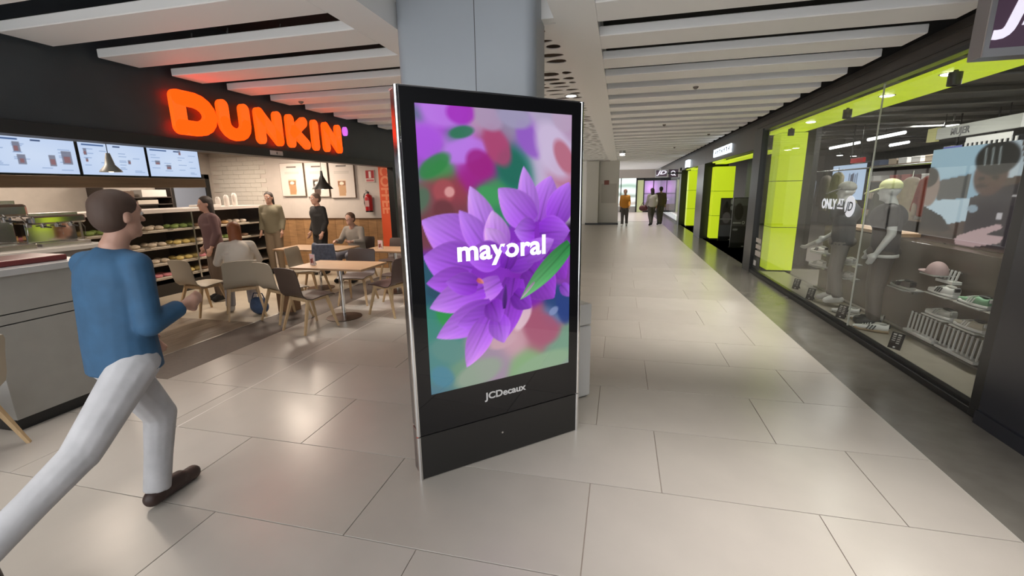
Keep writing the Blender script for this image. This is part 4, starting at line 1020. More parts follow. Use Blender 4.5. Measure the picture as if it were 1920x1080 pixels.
MB().box((3.02, 5.12, .80), (3.22, 5.34, .812)).build('cap_shelf', mat('acrylic_shelf', (.40, .40, .38), .2), D.objects['display_backdrop']).matrix_parent_inverse = PINV['display_backdrop']
# white barred racks low on the wall
def bar_rack(label, y0, y1, z0, z1, n):
    t = thing('bar_rack', label, 'rack', (3.16, (y0+y1)/2, z0), world=True, group='white barred racks on the display wall')
    MB().box((3.12, y0, z0), (3.20, y1, z0+.03), .003).build('bottom_rail', mat('rack_white', (.62, .62, .60), .4), t); MB().box((3.185, y0, z1-.02), (3.22, y1, z1-.01)).build('top_rail', M_STEEL, t)
    for k in range(n):
        y = y0+.02+(y1-y0-.04)*k/(n-1); MB().beam((3.155, y, z0+.03), (3.175, y, z1), .009).build('bar', mat('rack_white', (.62, .62, .60), .4), t)
bar_rack('left white barred rack at the foot of the display wall', 5.14, 5.62, .10, .33, 8)
bar_rack('right white barred rack at the foot of the display wall', 4.58, 5.10, .10, .33, 9)
bar_rack('small white barred rack above the grey sneakers', 5.02, 5.26, .74, .87, 5)
# price stands leaning by the glass
def tag_fn(s, t):
    im = flat(s, (22, 20, 20))
    for k in range(5):
        for q in range(2): im = put(im, rect(s, t, .16+.38*q, .42+.38*q, .08+.13*k, .13+.13*k), (200, 200, 195) if k < 4 or q else (60, 60, 60))
    return put(im, ell(s, t, .5, .9, .12, .05), (220, 220, 220))
for (y, x, lab) in ((5.06, 2.76, 'black price stand nearest the corner pier'), (6.18, 2.74, 'black price stand in front of the mannequin sneakers'), (7.15, 2.74, 'small black price stand left of the mannequin feet'), (7.88, 2.80, 'black price stand below the lime column')):
    t = thing('price_stand', lab, 'price stand', (x, y, PZ), math.radians(-62), 'black price stands on the window platform')
    Mx = Matrix.Rotation(math.radians(-14), 4, 'X'); MB().box((-.06, 0, 0), (.06, .008, .17), .002, Mx).build('plate', M_FRAME, t)
    painted('print', Mx @ frame((-.058, -.001, .003), (1, 0, 0), (0, 0, 1)), .116, .164, 18, 24, tag_fn, M_PRINT, t); MB().beam((0, .03, .13), (0, .10, .004), .008).build('strut', M_FRAME, t)

# ---- people
SKIN = mat('skin', (.46, .26, .19), .5); 
def head_prims(c, face, s=1.0):
    """c = head centre; face = horizontal unit vector the person looks along"""
    f = Vector(face).normalized(); r = Vector((f.y, -f.x, 0)); c = Vector(c); u = Vector((0, 0, 1))
    Mh = Matrix(((r.x, f.x, 0, 0), (r.y, f.y, 0, 0), (0, 0, 1, 0), (0, 0, 0, 1)))
    P = [('e', c+u*.025*s, (.076*s, .096*s, .092*s), Mh), ('e', c+f*.022*s-u*.045*s, (.058*s, .066*s, .075*s), Mh),
         ('c', c+f*.088*s+u*.012*s, .009*s, c+f*.108*s-u*.022*s, .013*s), ('e', c+f*.07*s-u*.088*s, (.026*s, .022*s, .02*s), Mh), ('e', c+f*.084*s-u*.055*s, (.026*s, .012*s, .010*s), Mh), ('e', c+f*.082*s+u*.032*s, (.05*s, .014*s, .010*s), Mh)]
    for q in (-1, 1): P.append(('e', c+r*q*.077*s-u*.005*s-f*.005*s, (.010*s, .019*s, .030*s), Mh))
    return P, Mh, f, r
def hand_prims(wr, d, side, s=1.0):
    """relaxed hand: wr wrist, d direction of the fingers, side = direction of the thumb"""
    d = Vector(d).normalized(); th = Vector(side); th = (th-d*th.dot(d)).normalized(); n = d.cross(th); wr = Vector(wr)
    P = [('c', wr, .024*s, wr+d*.05*s, .026*s), ('e', wr+d*.055*s, (.036*s, .036*s, .030*s))]
    for k, (o_, l) in enumerate(((.028, .068), (.010, .078), (-.009, .072), (-.026, .056))):
        a = wr+d*.075*s+th*o_*s; m_ = a+d*l*.55*s+n*.008*s; e = m_+d*l*.42*s+n*.022*s
        P += [('c', a, .0105*s, m_, .0095*s), ('c', m_, .0095*s, e, .008*s)]
    a = wr+d*.022*s+th*.026*s; m_ = a+(d*.7+th*.7)*.035*s; P += [('c', a, .013*s, m_, .011*s), ('c', m_, .011*s, m_+d*.028*s+n*.01*s, .0095*s)]
    return P
def person(name, label, J, face, mats, vox=.014, hair='short', base=None, group=None, long_sleeve=True, mannequin=False, skin=None):
    """J: joints in world coordinates; mats: shirt, trousers, shoes, hair"""
    skin = skin or SKIN; V = {k: Vector(v) for k, v in J.items()}; xr = (V['shR']-V['shL']).normalized()
    base = base or ((V['anR'].x+V['anL'].x)/2, (V['anR'].y+V['anL'].y)/2, 0)
    t = thing(name, label, 'mannequin' if mannequin else 'person', base, world=True, group=group)
    hp, Mh, f, r = head_prims(V['head'], face)
    P = list(hp); P += [('c', V['neck'], .055, V['head']-Vector((0, 0, .06)), .052), ('f', V['pelvis']-Vector((0, 0, .06)), (.155, .105), V['chest'], (.165, .11), xr), ('e', V['chest'], (.17, .115, .15)), ('c', V['neck']-Vector((0, 0, .05)), .075, V['neck'], .058)]
    for s in 'LR':
        P += [('c', V['sh'+s], .056, V['el'+s], .043), ('c', V['el'+s], .041, V['wr'+s], .028), ('c', V['hip'+s], .085, V['kn'+s], .058), ('c', V['kn'+s], .056, V['an'+s], .040), ('c', V['an'+s], .036, V['toe'+s]-Vector((0, 0, .012)), .020)]
        dd = V['wr'+s]-V['el'+s]; P += hand_prims(V['wr'+s]+dd.normalized()*.01, dd, f+xr*(.2 if s == 'L' else -.2))
    body = blob('body', P, skin, t, vox if vox < .012 else vox, 3)
    if not mannequin:
        for q in (-1, 1):
            e = MB().sphere(V['head']+f*.083+r*q*.031+Vector((0, 0, .012)), .0115, u=10, v=8).build('eye', mat('eye_white', (.6, .57, .55), .2), t, True)
            MB().sphere(V['head']+f*.091+r*q*.031+Vector((0, 0, .012)), .0055, u=8, v=6).build('iris', mat('iris', (.05, .03, .02), .2), e)
    # shirt
    S = [('f', V['pelvis']-Vector((0, 0, .085)), (.185, .135), V['pelvis']+Vector((0, 0, .10)), (.175, .13), xr), ('f', V['pelvis']+Vector((0, 0, .08)), (.175, .13), V['chest'], (.19, .132), xr), ('e', V['chest']+Vector((0, 0, .02)), (.185, .13, .17)), ('f', V['chest']+Vector((0, 0, .1)), (.14, .10), V['neck']-Vector((0, 0, .015)), (.07, .068), xr)]
    for s in 'LR':
        S += [('c', V['sh'+s], .063, V['el'+s] if long_sleeve else V['sh'+s].lerp(V['el'+s], .55), .056 if long_sleeve else .062), ('c', V['neck']-Vector((0, 0, .055)), .06, V['sh'+s]+Vector((0, 0, .0)), .062)]
        if long_sleeve: S += [('c', V['el'+s], .060, V['el'+s].lerp(V['wr'+s], .6), .050), ('f', V['el'+s].lerp(V['wr'+s], .5), (.051, .051), V['el'+s].lerp(V['wr'+s], .93), (.045, .045), (0, 0, 1) if abs((V['wr'+s]-V['el'+s]).normalized().z) < .9 else (1, 0, 0))]
    blob('shirt', S, mats['shirt'], t, vox, 6)
    T = [('f', V['pelvis']-Vector((0, 0, .10)), (.165, .115), V['pelvis']+Vector((0, 0, .04)), (.165, .118), xr), ('e', V['pelvis']-Vector((0, 0, .04)), (.168, .122, .10))]
    for s in 'LR':
        T += [('c', V['hip'+s], .105, V['kn'+s], .080), ('c', V['kn'+s], .078, V['kn'+s].lerp(V['an'+s], .6), .066)]
        d = (V['an'+s]-V['kn'+s]); T += [('f', V['kn'+s].lerp(V['an'+s], .5), (.067, .067), V['kn'+s].lerp(V['an'+s], 1.0), (.064, .064), (1, 0, 0))]
    blob('trousers', T, mats['trousers'], t, vox, 3)
    for s in 'LR':
        d = (V['toe'+s]-V['an'+s]); d.z = 0 if abs(d.z) < .12 else d.z; d.normalize(); heel = V['an'+s]-d*.035
        zf = min(V['an'+s].z, V['toe'+s].z)
        q = [('c', heel-Vector((0, 0, .03)), .046, V['toe'+s]-d*.02, .043), ('c', V['an'+s]-Vector((0, 0, .015)), .054, V['an'+s].lerp(V['toe'+s], .55), .047)]
        lo = min((heel-Vector((0, 0, .076))).z, V['toe'+s].z-.04)
        blob('shoe', q, mats['shoes'], t, min(vox, .01), 2, cut=[((0, 0, max(.004, lo+.004)), (0, 0, -1))] if V['an'+s].z < .16 else None)
    if mats.get('hair'):
        c = V['head']
        Hq = [('e', c-f*.012+Vector((0, 0, .048)), (.086, .100, .084), Mh), ('e', c-f*.035+Vector((0, 0, .01)), (.082, .078, .09), Mh)]
        if hair == 'long': Hq += [('f', c-f*.045+Vector((0, 0, .02)), (.085, .06), c-f*.075-Vector((0, 0, .20)), (.08, .04), r)]
        blob('hair', Hq, mats['hair'], t, min(vox, .012), 2, cut=[(c+f*.052+Vector((0, 0, .045)), (f*.9-Vector((0, 0, .45))).normalized())])
    return t
def stand_joints(x, y, ang, h=1.72, stride=.0, arm=.0):
    """standing or walking figure facing direction ang (degrees from +Y toward -X)"""
    k = h/1.72; a = math.radians(ang); f = Vector((-math.sin(a), math.cos(a), 0)); r = Vector((math.cos(a), math.sin(a), 0)); o = Vector((x, y, 0)); u = Vector((0, 0, 1))
    q = lambda R, F, Z: o+(r*R+f*F+u*Z)*k
    J = dict(pelvis=q(0, 0, .95), chest=q(0, .01, 1.28), neck=q(0, .0, 1.47), head=q(0, .03, 1.60), shR=q(.175, 0, 1.40), shL=q(-.175, 0, 1.40),
             elR=q(.21, -.02-arm*.4, 1.13), wrR=q(.21, .08-arm, .92), elL=q(-.21, -.02+arm*.3, 1.13), wrL=q(-.21, .08+arm, .92),
             hipR=q(.085, 0, .90), hipL=q(-.085, 0, .90), knR=q(.09, .03+stride*.55, .49), anR=q(.09, stride, .085+.02*(stride > 0)), toeR=q(.10, stride+.16, .045), knL=q(-.09, .03-stride*.25, .49), anL=q(-.09, -stride, .10+.16*abs(stride)), toeL=q(-.10, -stride+.15, .045))
    return J, f
# walking man in the foreground
JM = dict(pelvis=(-2.40, 1.58, .93), chest=(-2.39, 1.60, 1.27), neck=(-2.38, 1.625, 1.455), head=(-2.37, 1.665, 1.60), shR=(-2.235, 1.61, 1.375), shL=(-2.545, 1.60, 1.375),
          elR=(-2.19, 1.58, 1.09), wrR=(-2.21, 1.77, 1.13), elL=(-2.57, 1.64, 1.12), wrL=(-2.56, 1.78, .95),
          hipR=(-2.31, 1.57, .89), hipL=(-2.48, 1.58, .89), knL=(-2.47, 1.745, .50), anL=(-2.47, 1.65, .085), toeL=(-2.485, 1.89, .042), knR=(-2.33, 1.28, .56), anR=(-2.36, .90, .33), toeR=(-2.36, .93, .12))
person('walking_man', 'man in a blue shirt and pale grey trousers striding past the bar', JM, (0.12, 1, 0), dict(shirt=mat('shirt_blue', (.025, .085, .17), .75, var=.12, vscale=12), trousers=mat('trousers_grey', (.46, .45, .46), .8, var=.10, vscale=10), shoes=mat('loafer_brown', (.035, .017, .013), .5), hair=mat('hair_brown', (.06, .033, .022), .7)), .0085, base=(-2.4, 1.5, 0))
# seated guest seen from behind
def seat_joints(x, y, ang, k=1.0):
    a = math.radians(ang); f = Vector((-math.sin(a), math.cos(a), 0)); r = Vector((math.cos(a), math.sin(a), 0)); o = Vector((x, y, 0)); u = Vector((0, 0, 1))
    q = lambda R, F, Z: o+(r*R+f*F+u*Z)*k
    return dict(pelvis=q(0, -.04, .56), chest=q(0, .0, .88), neck=q(0, .04, 1.06), head=q(0, .10, 1.19), shR=q(.17, .02, .99), shL=q(-.17, .02, .99), elR=q(.25, .12, .76), wrR=q(.18, .33, .78), elL=q(-.25, .12, .76), wrL=q(-.18, .33, .78),
                hipR=q(.09, 0, .54), hipL=q(-.09, 0, .54), knR=q(.12, .40, .52), knL=q(-.14, .40, .52), anR=q(.12, .36, .085), toeR=q(.13, .52, .045), anL=q(-.17, .30, .085), toeL=q(-.19, .46, .045)), f
WHITE_T = mat('top_white', (.64, .58, .50), .8); DENIM = mat('denim', (.20, .20, .24), .8); DKH = mat('hair_dark', (.025, .017, .014), .7); RED_H = mat('hair_auburn', (.22, .065, .018), .6); BLACKC = mat('cloth_black', (.012, .011, .011), .8); SHW = mat('shoe_pale', (.5, .48, .45), .6)
J, f = seat_joints(-5.18, 5.08, 48); person('seated_guest', 'seated guest with auburn hair and a white top seen from behind', J, f, dict(shirt=WHITE_T, trousers=mat('light_jeans', (.36, .35, .37), .8), shoes=SHW, hair=RED_H), .014, hair='long')
J, f = stand_joints(-6.05, 8.05, 160, 1.68); person('standing_guest', 'guest in a black top standing before the coffee posters', J, f, dict(shirt=BLACKC, trousers=BLACKC, shoes=BLACKC, hair=mat('hair_grey_brown', (.12, .08, .06), .7)), .016)
J, f = stand_joints(-7.15, 8.0, 200, 1.72); person('standing_guest', 'dark haired guest in an olive top left of the guest in black', J, f, dict(shirt=mat('top_olive', (.16, .14, .09), .8), trousers=mat('trousers_tan', (.2, .15, .10), .8), shoes=BLACKC, hair=DKH), .016, hair='long')
J, f = seat_joints(-5.05, 7.75, 175, 1.0); person('seated_guest', 'guest in a grey top sitting behind the far tables', J, f, dict(shirt=mat('top_grey', (.24, .21, .18), .8), trousers=DENIM, shoes=BLACKC, hair=mat('hair_mid', (.09, .045, .025), .7)), .016)
chair('dark shell chair carrying the guest in grey', -5.05, 7.80, 175, 'brown')
J, f = stand_joints(-6.3, 5.75, 150, 1.66); person('standing_guest', 'guest with long dark hair standing at the pastry display', J, f, dict(shirt=mat('top_maroon', (.10, .05, .05), .8), trousers=mat('trousers_brown', (.10, .07, .05), .8), shoes=BLACKC, hair=DKH), .016, hair='long')
# shoppers far down the gallery
J, f = stand_joints(.20, 20.8, 175, 1.62, .16, .12); person('distant_shopper', 'distant shopper in an orange jacket walking down the gallery', J, f, dict(shirt=mat('jacket_orange', (.55, .22, .02), .8), trousers=mat('trousers_dark', (.07, .06, .055), .8), shoes=SHW, hair=mat('hair_red', (.16, .05, .02), .7)), .02)
J, f = stand_joints(1.38, 21.2, 20, 1.66, .18, .12); person('distant_shopper', 'distant shopper in a pale top carrying a dark bag', J, f, dict(shirt=mat('top_pale', (.40, .36, .34), .8), trousers=mat('trousers_dark', (.07, .06, .055), .8), shoes=BLACKC, hair=DKH), .02, hair='long')
J, f = stand_joints(1.78, 21.6, 10, 1.72, .15, .1); person('distant_shopper', 'distant shopper in dark brown beside the one in a pale top', J, f, dict(shirt=mat('coat_brown', (.10, .07, .055), .8), trousers=mat('trousers_dark', (.07, .06, .055), .8), shoes=BLACKC, hair=DKH), .02)
o = blob('hand_bag', [('e', (1.02, 21.25, .78), (.20, .10, .14))], mat('bag_maroon', (.10, .02, .025), .5), None, .02)
tag(o, 'dark red bag carried by the distant shopper in a pale top', 'bag'); MB().tube([(.9, 21.25, .88), (.98, 21.25, 1.02), (1.12, 21.25, 1.0), (1.14, 21.25, .88)], .012).build('strap', mat('bag_maroon', (.10, .02, .025), .5), o)

# ---- mannequins
MANN = mat('mannequin_grey', (.50, .51, .50), .3)
def dress(name, label, J, face, shirt, trousers, shoes, cap, capdir):
    t = person(name, label, J, face, dict(shirt=shirt, trousers=trousers, shoes=shoes), .012, long_sleeve=False, mannequin=True, skin=MANN, group='mannequins in the shop window', base=(Vector(J['anR'])[0], Vector(J['anR'])[1], PZ))
    c = Vector(J['head']); f = Vector(capdir).normalized(); r = Vector((f.y, -f.x, 0)); Mh = Matrix(((r.x, f.x, 0, 0), (r.y, f.y, 0, 0), (0, 0, 1, 0), (0, 0, 0, 1)))
    cp = blob('cap', [('e', c+Vector((0, 0, .055)), (.092, .108, .085), Mh)], cap, t, .010, 2, cut=[(c+Vector((0, 0, .03)), (0, 0, -1))])
    MB().loft([[c+f*(.06+.17*math.sin(PI*k/8))+r*(-.085*math.cos(PI*k/8))+Vector((0, 0, .040-.075*math.sin(PI*k/8))) for k in range(9)], [c+f*(.06+.17*math.sin(PI*k/8))+r*(-.085*math.cos(PI*k/8))+Vector((0, 0, .052-.070*math.sin(PI*k/8))) for k in range(9)]]).build('visor', cap, cp)
    return t
J, f = stand_joints(2.93, 6.85, 60, 1.62, .05, .0); J = {k: Vector(v)+Vector((0, 0, PZ+.04)) for k, v in J.items()}
J['wrL'] = Vector((2.78, 7.55, .80)); J['elL'] = Vector((2.90, 7.05, 1.02)); J['wrR'] = Vector((2.80, 6.98, 1.0))
m1 = dress('window_mannequin', 'mannequin in a dark tee and grey cap beside the lime column', J, f, mat('tee_charcoal', (.035, .04, .045), .7), mat('shorts_grey', (.16, .15, .14), .7), M_SW, mat('cap_grey', (.22, .22, .21), .7), f)
J, f = stand_joints(2.95, 5.89, 70, 1.68, .0, .0); J = {k: Vector(v)+Vector((0, 0, PZ)) for k, v in J.items()}
m2 = dress('window_mannequin', 'mannequin in a black jacket and pale yellow cap', J, f, mat('jacket_black', (.03, .027, .03), .7), mat('trousers_char', (.075, .062, .052), .6), M_SK, mat('cap_yellow', (.58, .60, .30), .7), f)
p = J['pelvis']; xr = (Vector(J['shR'])-Vector(J['shL'])).normalized()
blob('waist_band', [('f', Vector(p)-Vector((0, 0, .095)), (.192, .142), Vector(p)-Vector((0, 0, .055)), (.192, .142), xr)], mat('band_white', (.6, .6, .58), .6), m2, .010, 1)
sneaker('grey sneaker half hidden behind the middle price stand', (2.90, 6.42, PZ), 60, M_SW, M_SGY, M_SK, 'sneakers on the window platform', 1.05)

# spot lights over the window
M_LENS = mat('lens_white', (1, 1, 1), .3, emit=12, ecol=(1, .95, .88))
for k, (y, lab) in enumerate(((8.25, 'lit round spotlight over the left part of the shop window'), (6.15, 'lit round spotlight over the middle of the shop window'), (5.15, 'lit round spotlight nearest the hanging sign'))):
    t = thing('spot_light', lab, 'spotlight', (2.86, y, 2.665), group='round spotlights above the shop window')
    MB().lathe([(.03, -.004), (.075, -.004), (.08, 0)], n=24).build('bezel', M_STEEL, t); MB().lathe([(.001, -.012), (.05, -.012), (.065, -.005)], n=24).build('lens', M_LENS, t, 40)
for k, (y, lab) in enumerate(((8.95, 'black cylinder spotlight left of the lit ones'), (6.95, 'black cylinder spotlight between the two left lit ones'), (5.0, 'black cylinder spotlight nearest the hanging sign'))):
    t = thing('track_light', lab, 'spotlight', (2.82, y, 2.665), group='black cylinder spotlights above the shop window')
    MB().lathe([(.045, -.13), (.05, -.125), (.05, -.02), (.02, -.015), (.015, 0)], n=20).build('can', M_FRAME, t, 40); MB().lathe([(.001, -.128), (.04, -.128), (.04, -.13), (.001, -.13)], n=16).build('reflector', M_STEEL, t)
# linear lamps and round lamps on the sales floor ceiling
for (a, c, lab) in (((6.28, 16.3, 2.80), (6.22, 14.4, 2.80), 'leftmost glowing tube lamp on the sales floor ceiling'), ((6.07, 13.6, 2.80), (6.03, 12.0, 2.80), 'longest glowing tube lamp right of the pane joint'), ((7.68, 15.9, 2.80), (7.56, 14.8, 2.80), 'short glowing tube lamp below the longest one')):
    t = thing('tube_lamp', lab, 'lamp', a, world=True, group='tube lamps on the sales floor'); MB().tube([a, c], .035, 8).build('tube', mat('tube_glow', (1, 1, 1), .4, emit=5), t); MB().box((min(a[0], c[0])-.02, min(a[1], c[1]), 2.83), (max(a[0], c[0])+.02, max(a[1], c[1]), 2.86)).build('housing', M_FRAME, t)
    MB().tube([((a[0]+c[0])/2, (a[1]+c[1])/2, 2.85), ((a[0]+c[0])/2, (a[1]+c[1])/2, 3.0)], .01, 6).build('rod', M_FRAME, t)
for (x, y, lab) in ((7.5, 21.3, 'round ceiling lamp right of the lime column top'), (8.1, 20.1, 'round ceiling lamp over the screen, left one'), (8.9, 20.9, 'round ceiling lamp over the screen, right one'), (6.2, 10.8, 'round white ceiling lamp above the women section sign')):
    t = thing('ceiling_lamp', lab, 'lamp', (x, y, 2.80), group='round lamps on the sales floor'); MB().lathe([(.001, -.02), (.11, -.012), (.13, 0), (.12, .05), (.02, .06), (.02, .2)], n=20).build('housing', M_STEEL, t, 40); MB().lathe([(.001, -.03), (.10, -.022), (.10, -.015), (.001, -.02)], n=20).build('diffuser', mat('diff_glow', (1, 1, 1), .4, emit=5), t)

# sales floor: screens, signs, garments
def model_fn(s, t):
    im = flat(s, (176, 196, 222)); im = put(im, ell(s, t, .26, .5, .12, .32), (60, 44, 44)); im = put(im, ell(s, t, .27, .55, .09, .24), (160, 112, 100)); im = put(im, poly(s, t, [(.05, 1), (.2, .82), (.4, .82), (.6, 1)]), (120, 96, 90))
    for k in range(5): im = put(im, rect(s, t, .54+.055*k, .575+.055*k, .25+.03*(k % 2), .8), (84, 88, 104))
    return im
def wall_panel(name, label, cat, X, ya, yb, za, zb, fn, m, nx=40, ny=30):
    t = thing(name, label, cat, (X, (ya+yb)/2, za), world=True); MB().box((X+.003, min(ya, yb)-.01, za-.01), (X+.05, max(ya, yb)+.01, zb+.01), .003).build('housing', M_FRAME, t)
    painted('display', frame((X, max(ya, yb), za), (0, -1, 0), (0, 0, 1)), abs(ya-yb), zb-za, nx, ny, fn, m, t); return t
t = wall_panel('video_screen', 'bright video screen with a face on the sales floor', 'screen', 5.0, 12.65, 11.1, 1.37, 2.13, model_fn, paint_mat('video', .9, .3)); MB().tube([(5.03, 11.9, 2.14), (5.03, 11.9, 3.0)], .015, 8).build('rod', M_FRAME, t)
t = wall_panel('info_screen', 'small blue screen left of the white barred sign', 'screen', 6.12, 10.8, 10.3, 2.05, 2.38, lambda s, t: put(put(flat(s, (96, 104, 176)), rect(s, t, .2, .75, .35, .42), (200, 205, 235)), rect(s, t, .2, .75, .55, .62), (170, 178, 225)), paint_mat('info', .7, .3), 16, 12); MB().tube([(6.15, 10.5, 2.39), (6.15, 10.5, 3.0)], .015, 8).build('rod', M_FRAME, t)
t = thing('section_sign', 'long pale hanging sign reading MUJER inside the shop', 'sign', (6.0, 10, 2.5), world=True)
MB().box((5.99, 8.9, 2.53), (6.05, 11.05, 2.74), .004).build('board', mat('sign_pale', (.45, .46, .43), .5, emit=.25), t); MB().box((5.985, 10.85, 2.50), (6.05, 11.12, 2.76)).build('end_block', mat('sign_yellow', (.50, .48, .18), .5, emit=.25), t)
link('lettering', text_mesh('MUJER', .17, .002, .004, frame((5.984, 10.45, 2.575), (0, -1, 0), (0, 0, 1))), M_FRAME, t)
for y in (9.2, 10.7): MB().tube([(6.02, y, 2.74), (6.02, y, 3.0)], .008, 6).build('rod', M_FRAME, t)
t = thing('barred_sign', 'white vertical bars on black above the printed advert', 'sign', (6.12, 9.7, 2.2), world=True)
MB().box((6.12, 9.0, 2.16), (6.17, 10.25, 2.44)).build('board', M_FRAME, t)
for k in range(11): MB().box((6.105, 9.08+.11*k, 2.18), (6.12, 9.12+.11*k, 2.42)).build('bar', mat('bar_white', (.7, .7, .68), .5, emit=.3), t)
MB().box((6.10, 9.2, 2.40), (6.12, 10.2, 2.50)).build('header', mat('bar_white', (.7, .7, .68), .5, emit=.3), t); MB().tube([(6.145, 9.6, 2.44), (6.145, 9.6, 2.93)], .012, 6).build('rod', M_FRAME, t)
tag(MB().box((5.0, 11.3, 2.16), (5.05, 11.85, 2.26), .003).build('red_sign', mat('sign_red', (.45, .01, .015), .5, emit=.2)), 'small red sign above the video screen', 'sign')
MB().tube([(5.03, 11.5, 2.26), (5.03, 11.5, 3.0)], .008, 6).build('rod', M_FRAME, D.objects['red_sign'])
def garment(name, label, x, y, top, w, h, col, group, sleeves=True):
    m = mat('cloth_'+'_'.join('%.2f' % c for c in col), col, .8, var=.15, vscale=14)
    t = thing(name, label, 'garment', (x, y, top-h), world=True, group=group)
    P = [('f', (x, y, top-h), (w*.5, .05), (x, y, top-.06), (w*.46, .07), (0, 1, 0)), ('e', (x, y, top-.07), (.07, w*.48, .07))]
    if sleeves:
        for s in (-1, 1): P.append(('c', (x, y+s*w*.46, top-.10), .05, (x-.03, y+s*w*.62, top-h*.85), .038))
    blob('cloth', P, m, t, .018, 3)
    MB().tube([(x, y-.17, top-.07), (x, y, top+.0), (x, y+.17, top-.07)], .008, 6).tube([(x, y, top), (x, y, top+.09)], .005, 6).build('hanger', M_STEEL, t)
    return t
GR = 'garments on the sales floor rails'
garment('hoodie', 'blue grey hoodie hanging right of the lime column', 4.30, 12.0, 1.86, .50, .52, (.28, .33, .39), GR)
garment('hoodie', 'lower pink garment hanging under the blue grey hoodie', 4.26, 11.95, 1.25, .42, .65, (.45, .28, .28), GR)
garment('hoodie', 'second pink garment beside the lower pink one', 4.26, 12.40, 1.27, .36, .55, (.40, .24, .25), GR)
garment('jacket', 'beige jacket between the hoodie and the video screen', 4.30, 11.15, 1.90, .36, .75, (.34, .30, .26), GR)
garment('jacket', 'olive beige coat left of the video screen', 4.30, 10.62, 1.95, .36, .85, (.24, .22, .16), GR)
garment('jacket', 'olive green jacket below the video screen', 4.30, 10.0, 1.45, .44, .75, (.13, .125, .06), GR)
garment('jacket', 'dark red jacket left of the printed advert', 4.30, 7.65, 1.82, .52, .60, (.20, .03, .03), GR)
garment('jacket', 'pale patterned jacket between the yellow cap and the red jacket', 4.30, 8.15, 1.80, .36, .65, (.34, .28, .24), GR)
garment('jacket', 'black jacket at the far left of the yellow cap', 4.30, 8.85, 1.62, .48, .60, (.03, .03, .035), GR)
t = thing('clothes_rail', 'steel clothes rail carrying the sales floor garments', 'clothes rail', (4.3, 10, 0), world=True)
MB().tube([(4.3, 7.2, 1.98), (4.3, 12.8, 1.98)], .014, 8).build('rail', M_STEEL, t)
for y in (7.2, 9.4, 12.8): MB().tube([(4.3, y, 0), (4.3, y, 1.98)], .016, 8).build('upright', M_STEEL, t)
t = thing('clothes_rail', 'low steel clothes rail carrying the pink garments', 'clothes rail', (4.26, 12, 0), world=True)
MB().tube([(4.26, 11.6, 1.36), (4.26, 12.75, 1.36)], .014, 8).build('rail', M_STEEL, t)
for y in (11.6, 12.75): MB().tube([(4.26, y, 0), (4.26, y, 1.36)], .014, 8).build('upright', M_STEEL, t)
# back wall shelving with shoe boxes
t = thing('shop_shelving', 'dark shop shelving with lit boxes along the back of the sales floor', 'shelving', (6.8, 11, 0), world=True)
MB().box((6.85, 8.0, 0), (6.92, 16, 2.35)).build('back_panel', mat('shelving_dark', (.06, .05, .045), .6), t)
for z in (.4, .85, 1.3, 1.75, 2.15): MB().box((6.55, 8.0, z), (6.85, 16, z+.025)).build('shelf', mat('shelving_wood', (.18, .13, .09), .5), t)
rb = random.Random(5)
BXC = ((.55, .54, .52), (.10, .10, .11), (.40, .33, .25), (.25, .06, .05), (.12, .14, .20)); NM = ('white', 'black', 'tan', 'dark red', 'navy'); SHN = {.425: 'lowest', .875: 'second', 1.325: 'third', 1.775: 'fourth', 2.175: 'top'}
bxm = MB().box((-.12, -.17, 0), (.12, .17, .13), .004, seg=1).mesh(); lidm = MB().box((-.125, -.175, .10), (.125, .175, .135), .004, seg=1).mesh()
for z in (.875, 1.325, 1.775, 2.175):
    y = 8.3; nb = 0
    while y < 15.8:
        ci = rb.randrange(5); t2 = thing('shoe_box', '%s shoe box, %s from the right on the %s shelf of the shop shelving' % (NM[ci], ORD[nb], SHN[z]), 'box', (6.69, y, z), group='shoe boxes on the sales floor shelving')
        for n_, me in (('box_body', bxm), ('lid', lidm)):
            o = link(n_, me, None, t2)
            if not me.materials: me.materials.append(M_FRAME)
            o.material_slots[0].link = 'OBJECT'; o.material_slots[0].material = mat('sbox_%d' % ci, BXC[ci], .6)
        y += rb.choice((.42, .5, .75)); nb += 1

# doorway poster stands
def stand_fn(k):
    def fn(s, t):
        im = flat(s, (86, 84, 84)); im = put(im, ell(s, t, .45, .3, .3, .2), (66, 60, 58)); im = put(im, ell(s, t, .45, .16, .12, .10), (40, 38, 38))
        if k: im = put(im, rect(s, t, 0, 1, 0, .16)*.8, (120, 122, 122)); im = put(im, ell(s, t, .4, .3, .32, .2), (52, 46, 44)); im = put(im, rect(s, t, .05, .6, .53, .56), (190, 190, 190)); im = put(im, ell(s, t, .78, .545, .11, .04), (200, 200, 200)); im = put(im, ell(s, t, .78, .545, .06, .02), (60, 60, 60)); im = put(im, rect(s, t, 0, 1, .62, 1), (58, 56, 58)); im = put(im, ell(s, t, .25, .7, .2, .03), (150, 150, 150))
        else: im = put(im, ell(s, t, .5, .5, .35, .16), (140, 136, 140)); im = put(im, rect(s, t, 0, .9, .52, .545), (170, 170, 170)); im = put(im, ell(s, t, .85, .08, .12, .08), (200, 205, 210)); im = put(im, ell(s, t, .85, .24, .10, .07), (190, 195, 200)); im = put(im, rect(s, t, 0, 1, .7, 1), (110, 112, 118))
        return im
    return fn
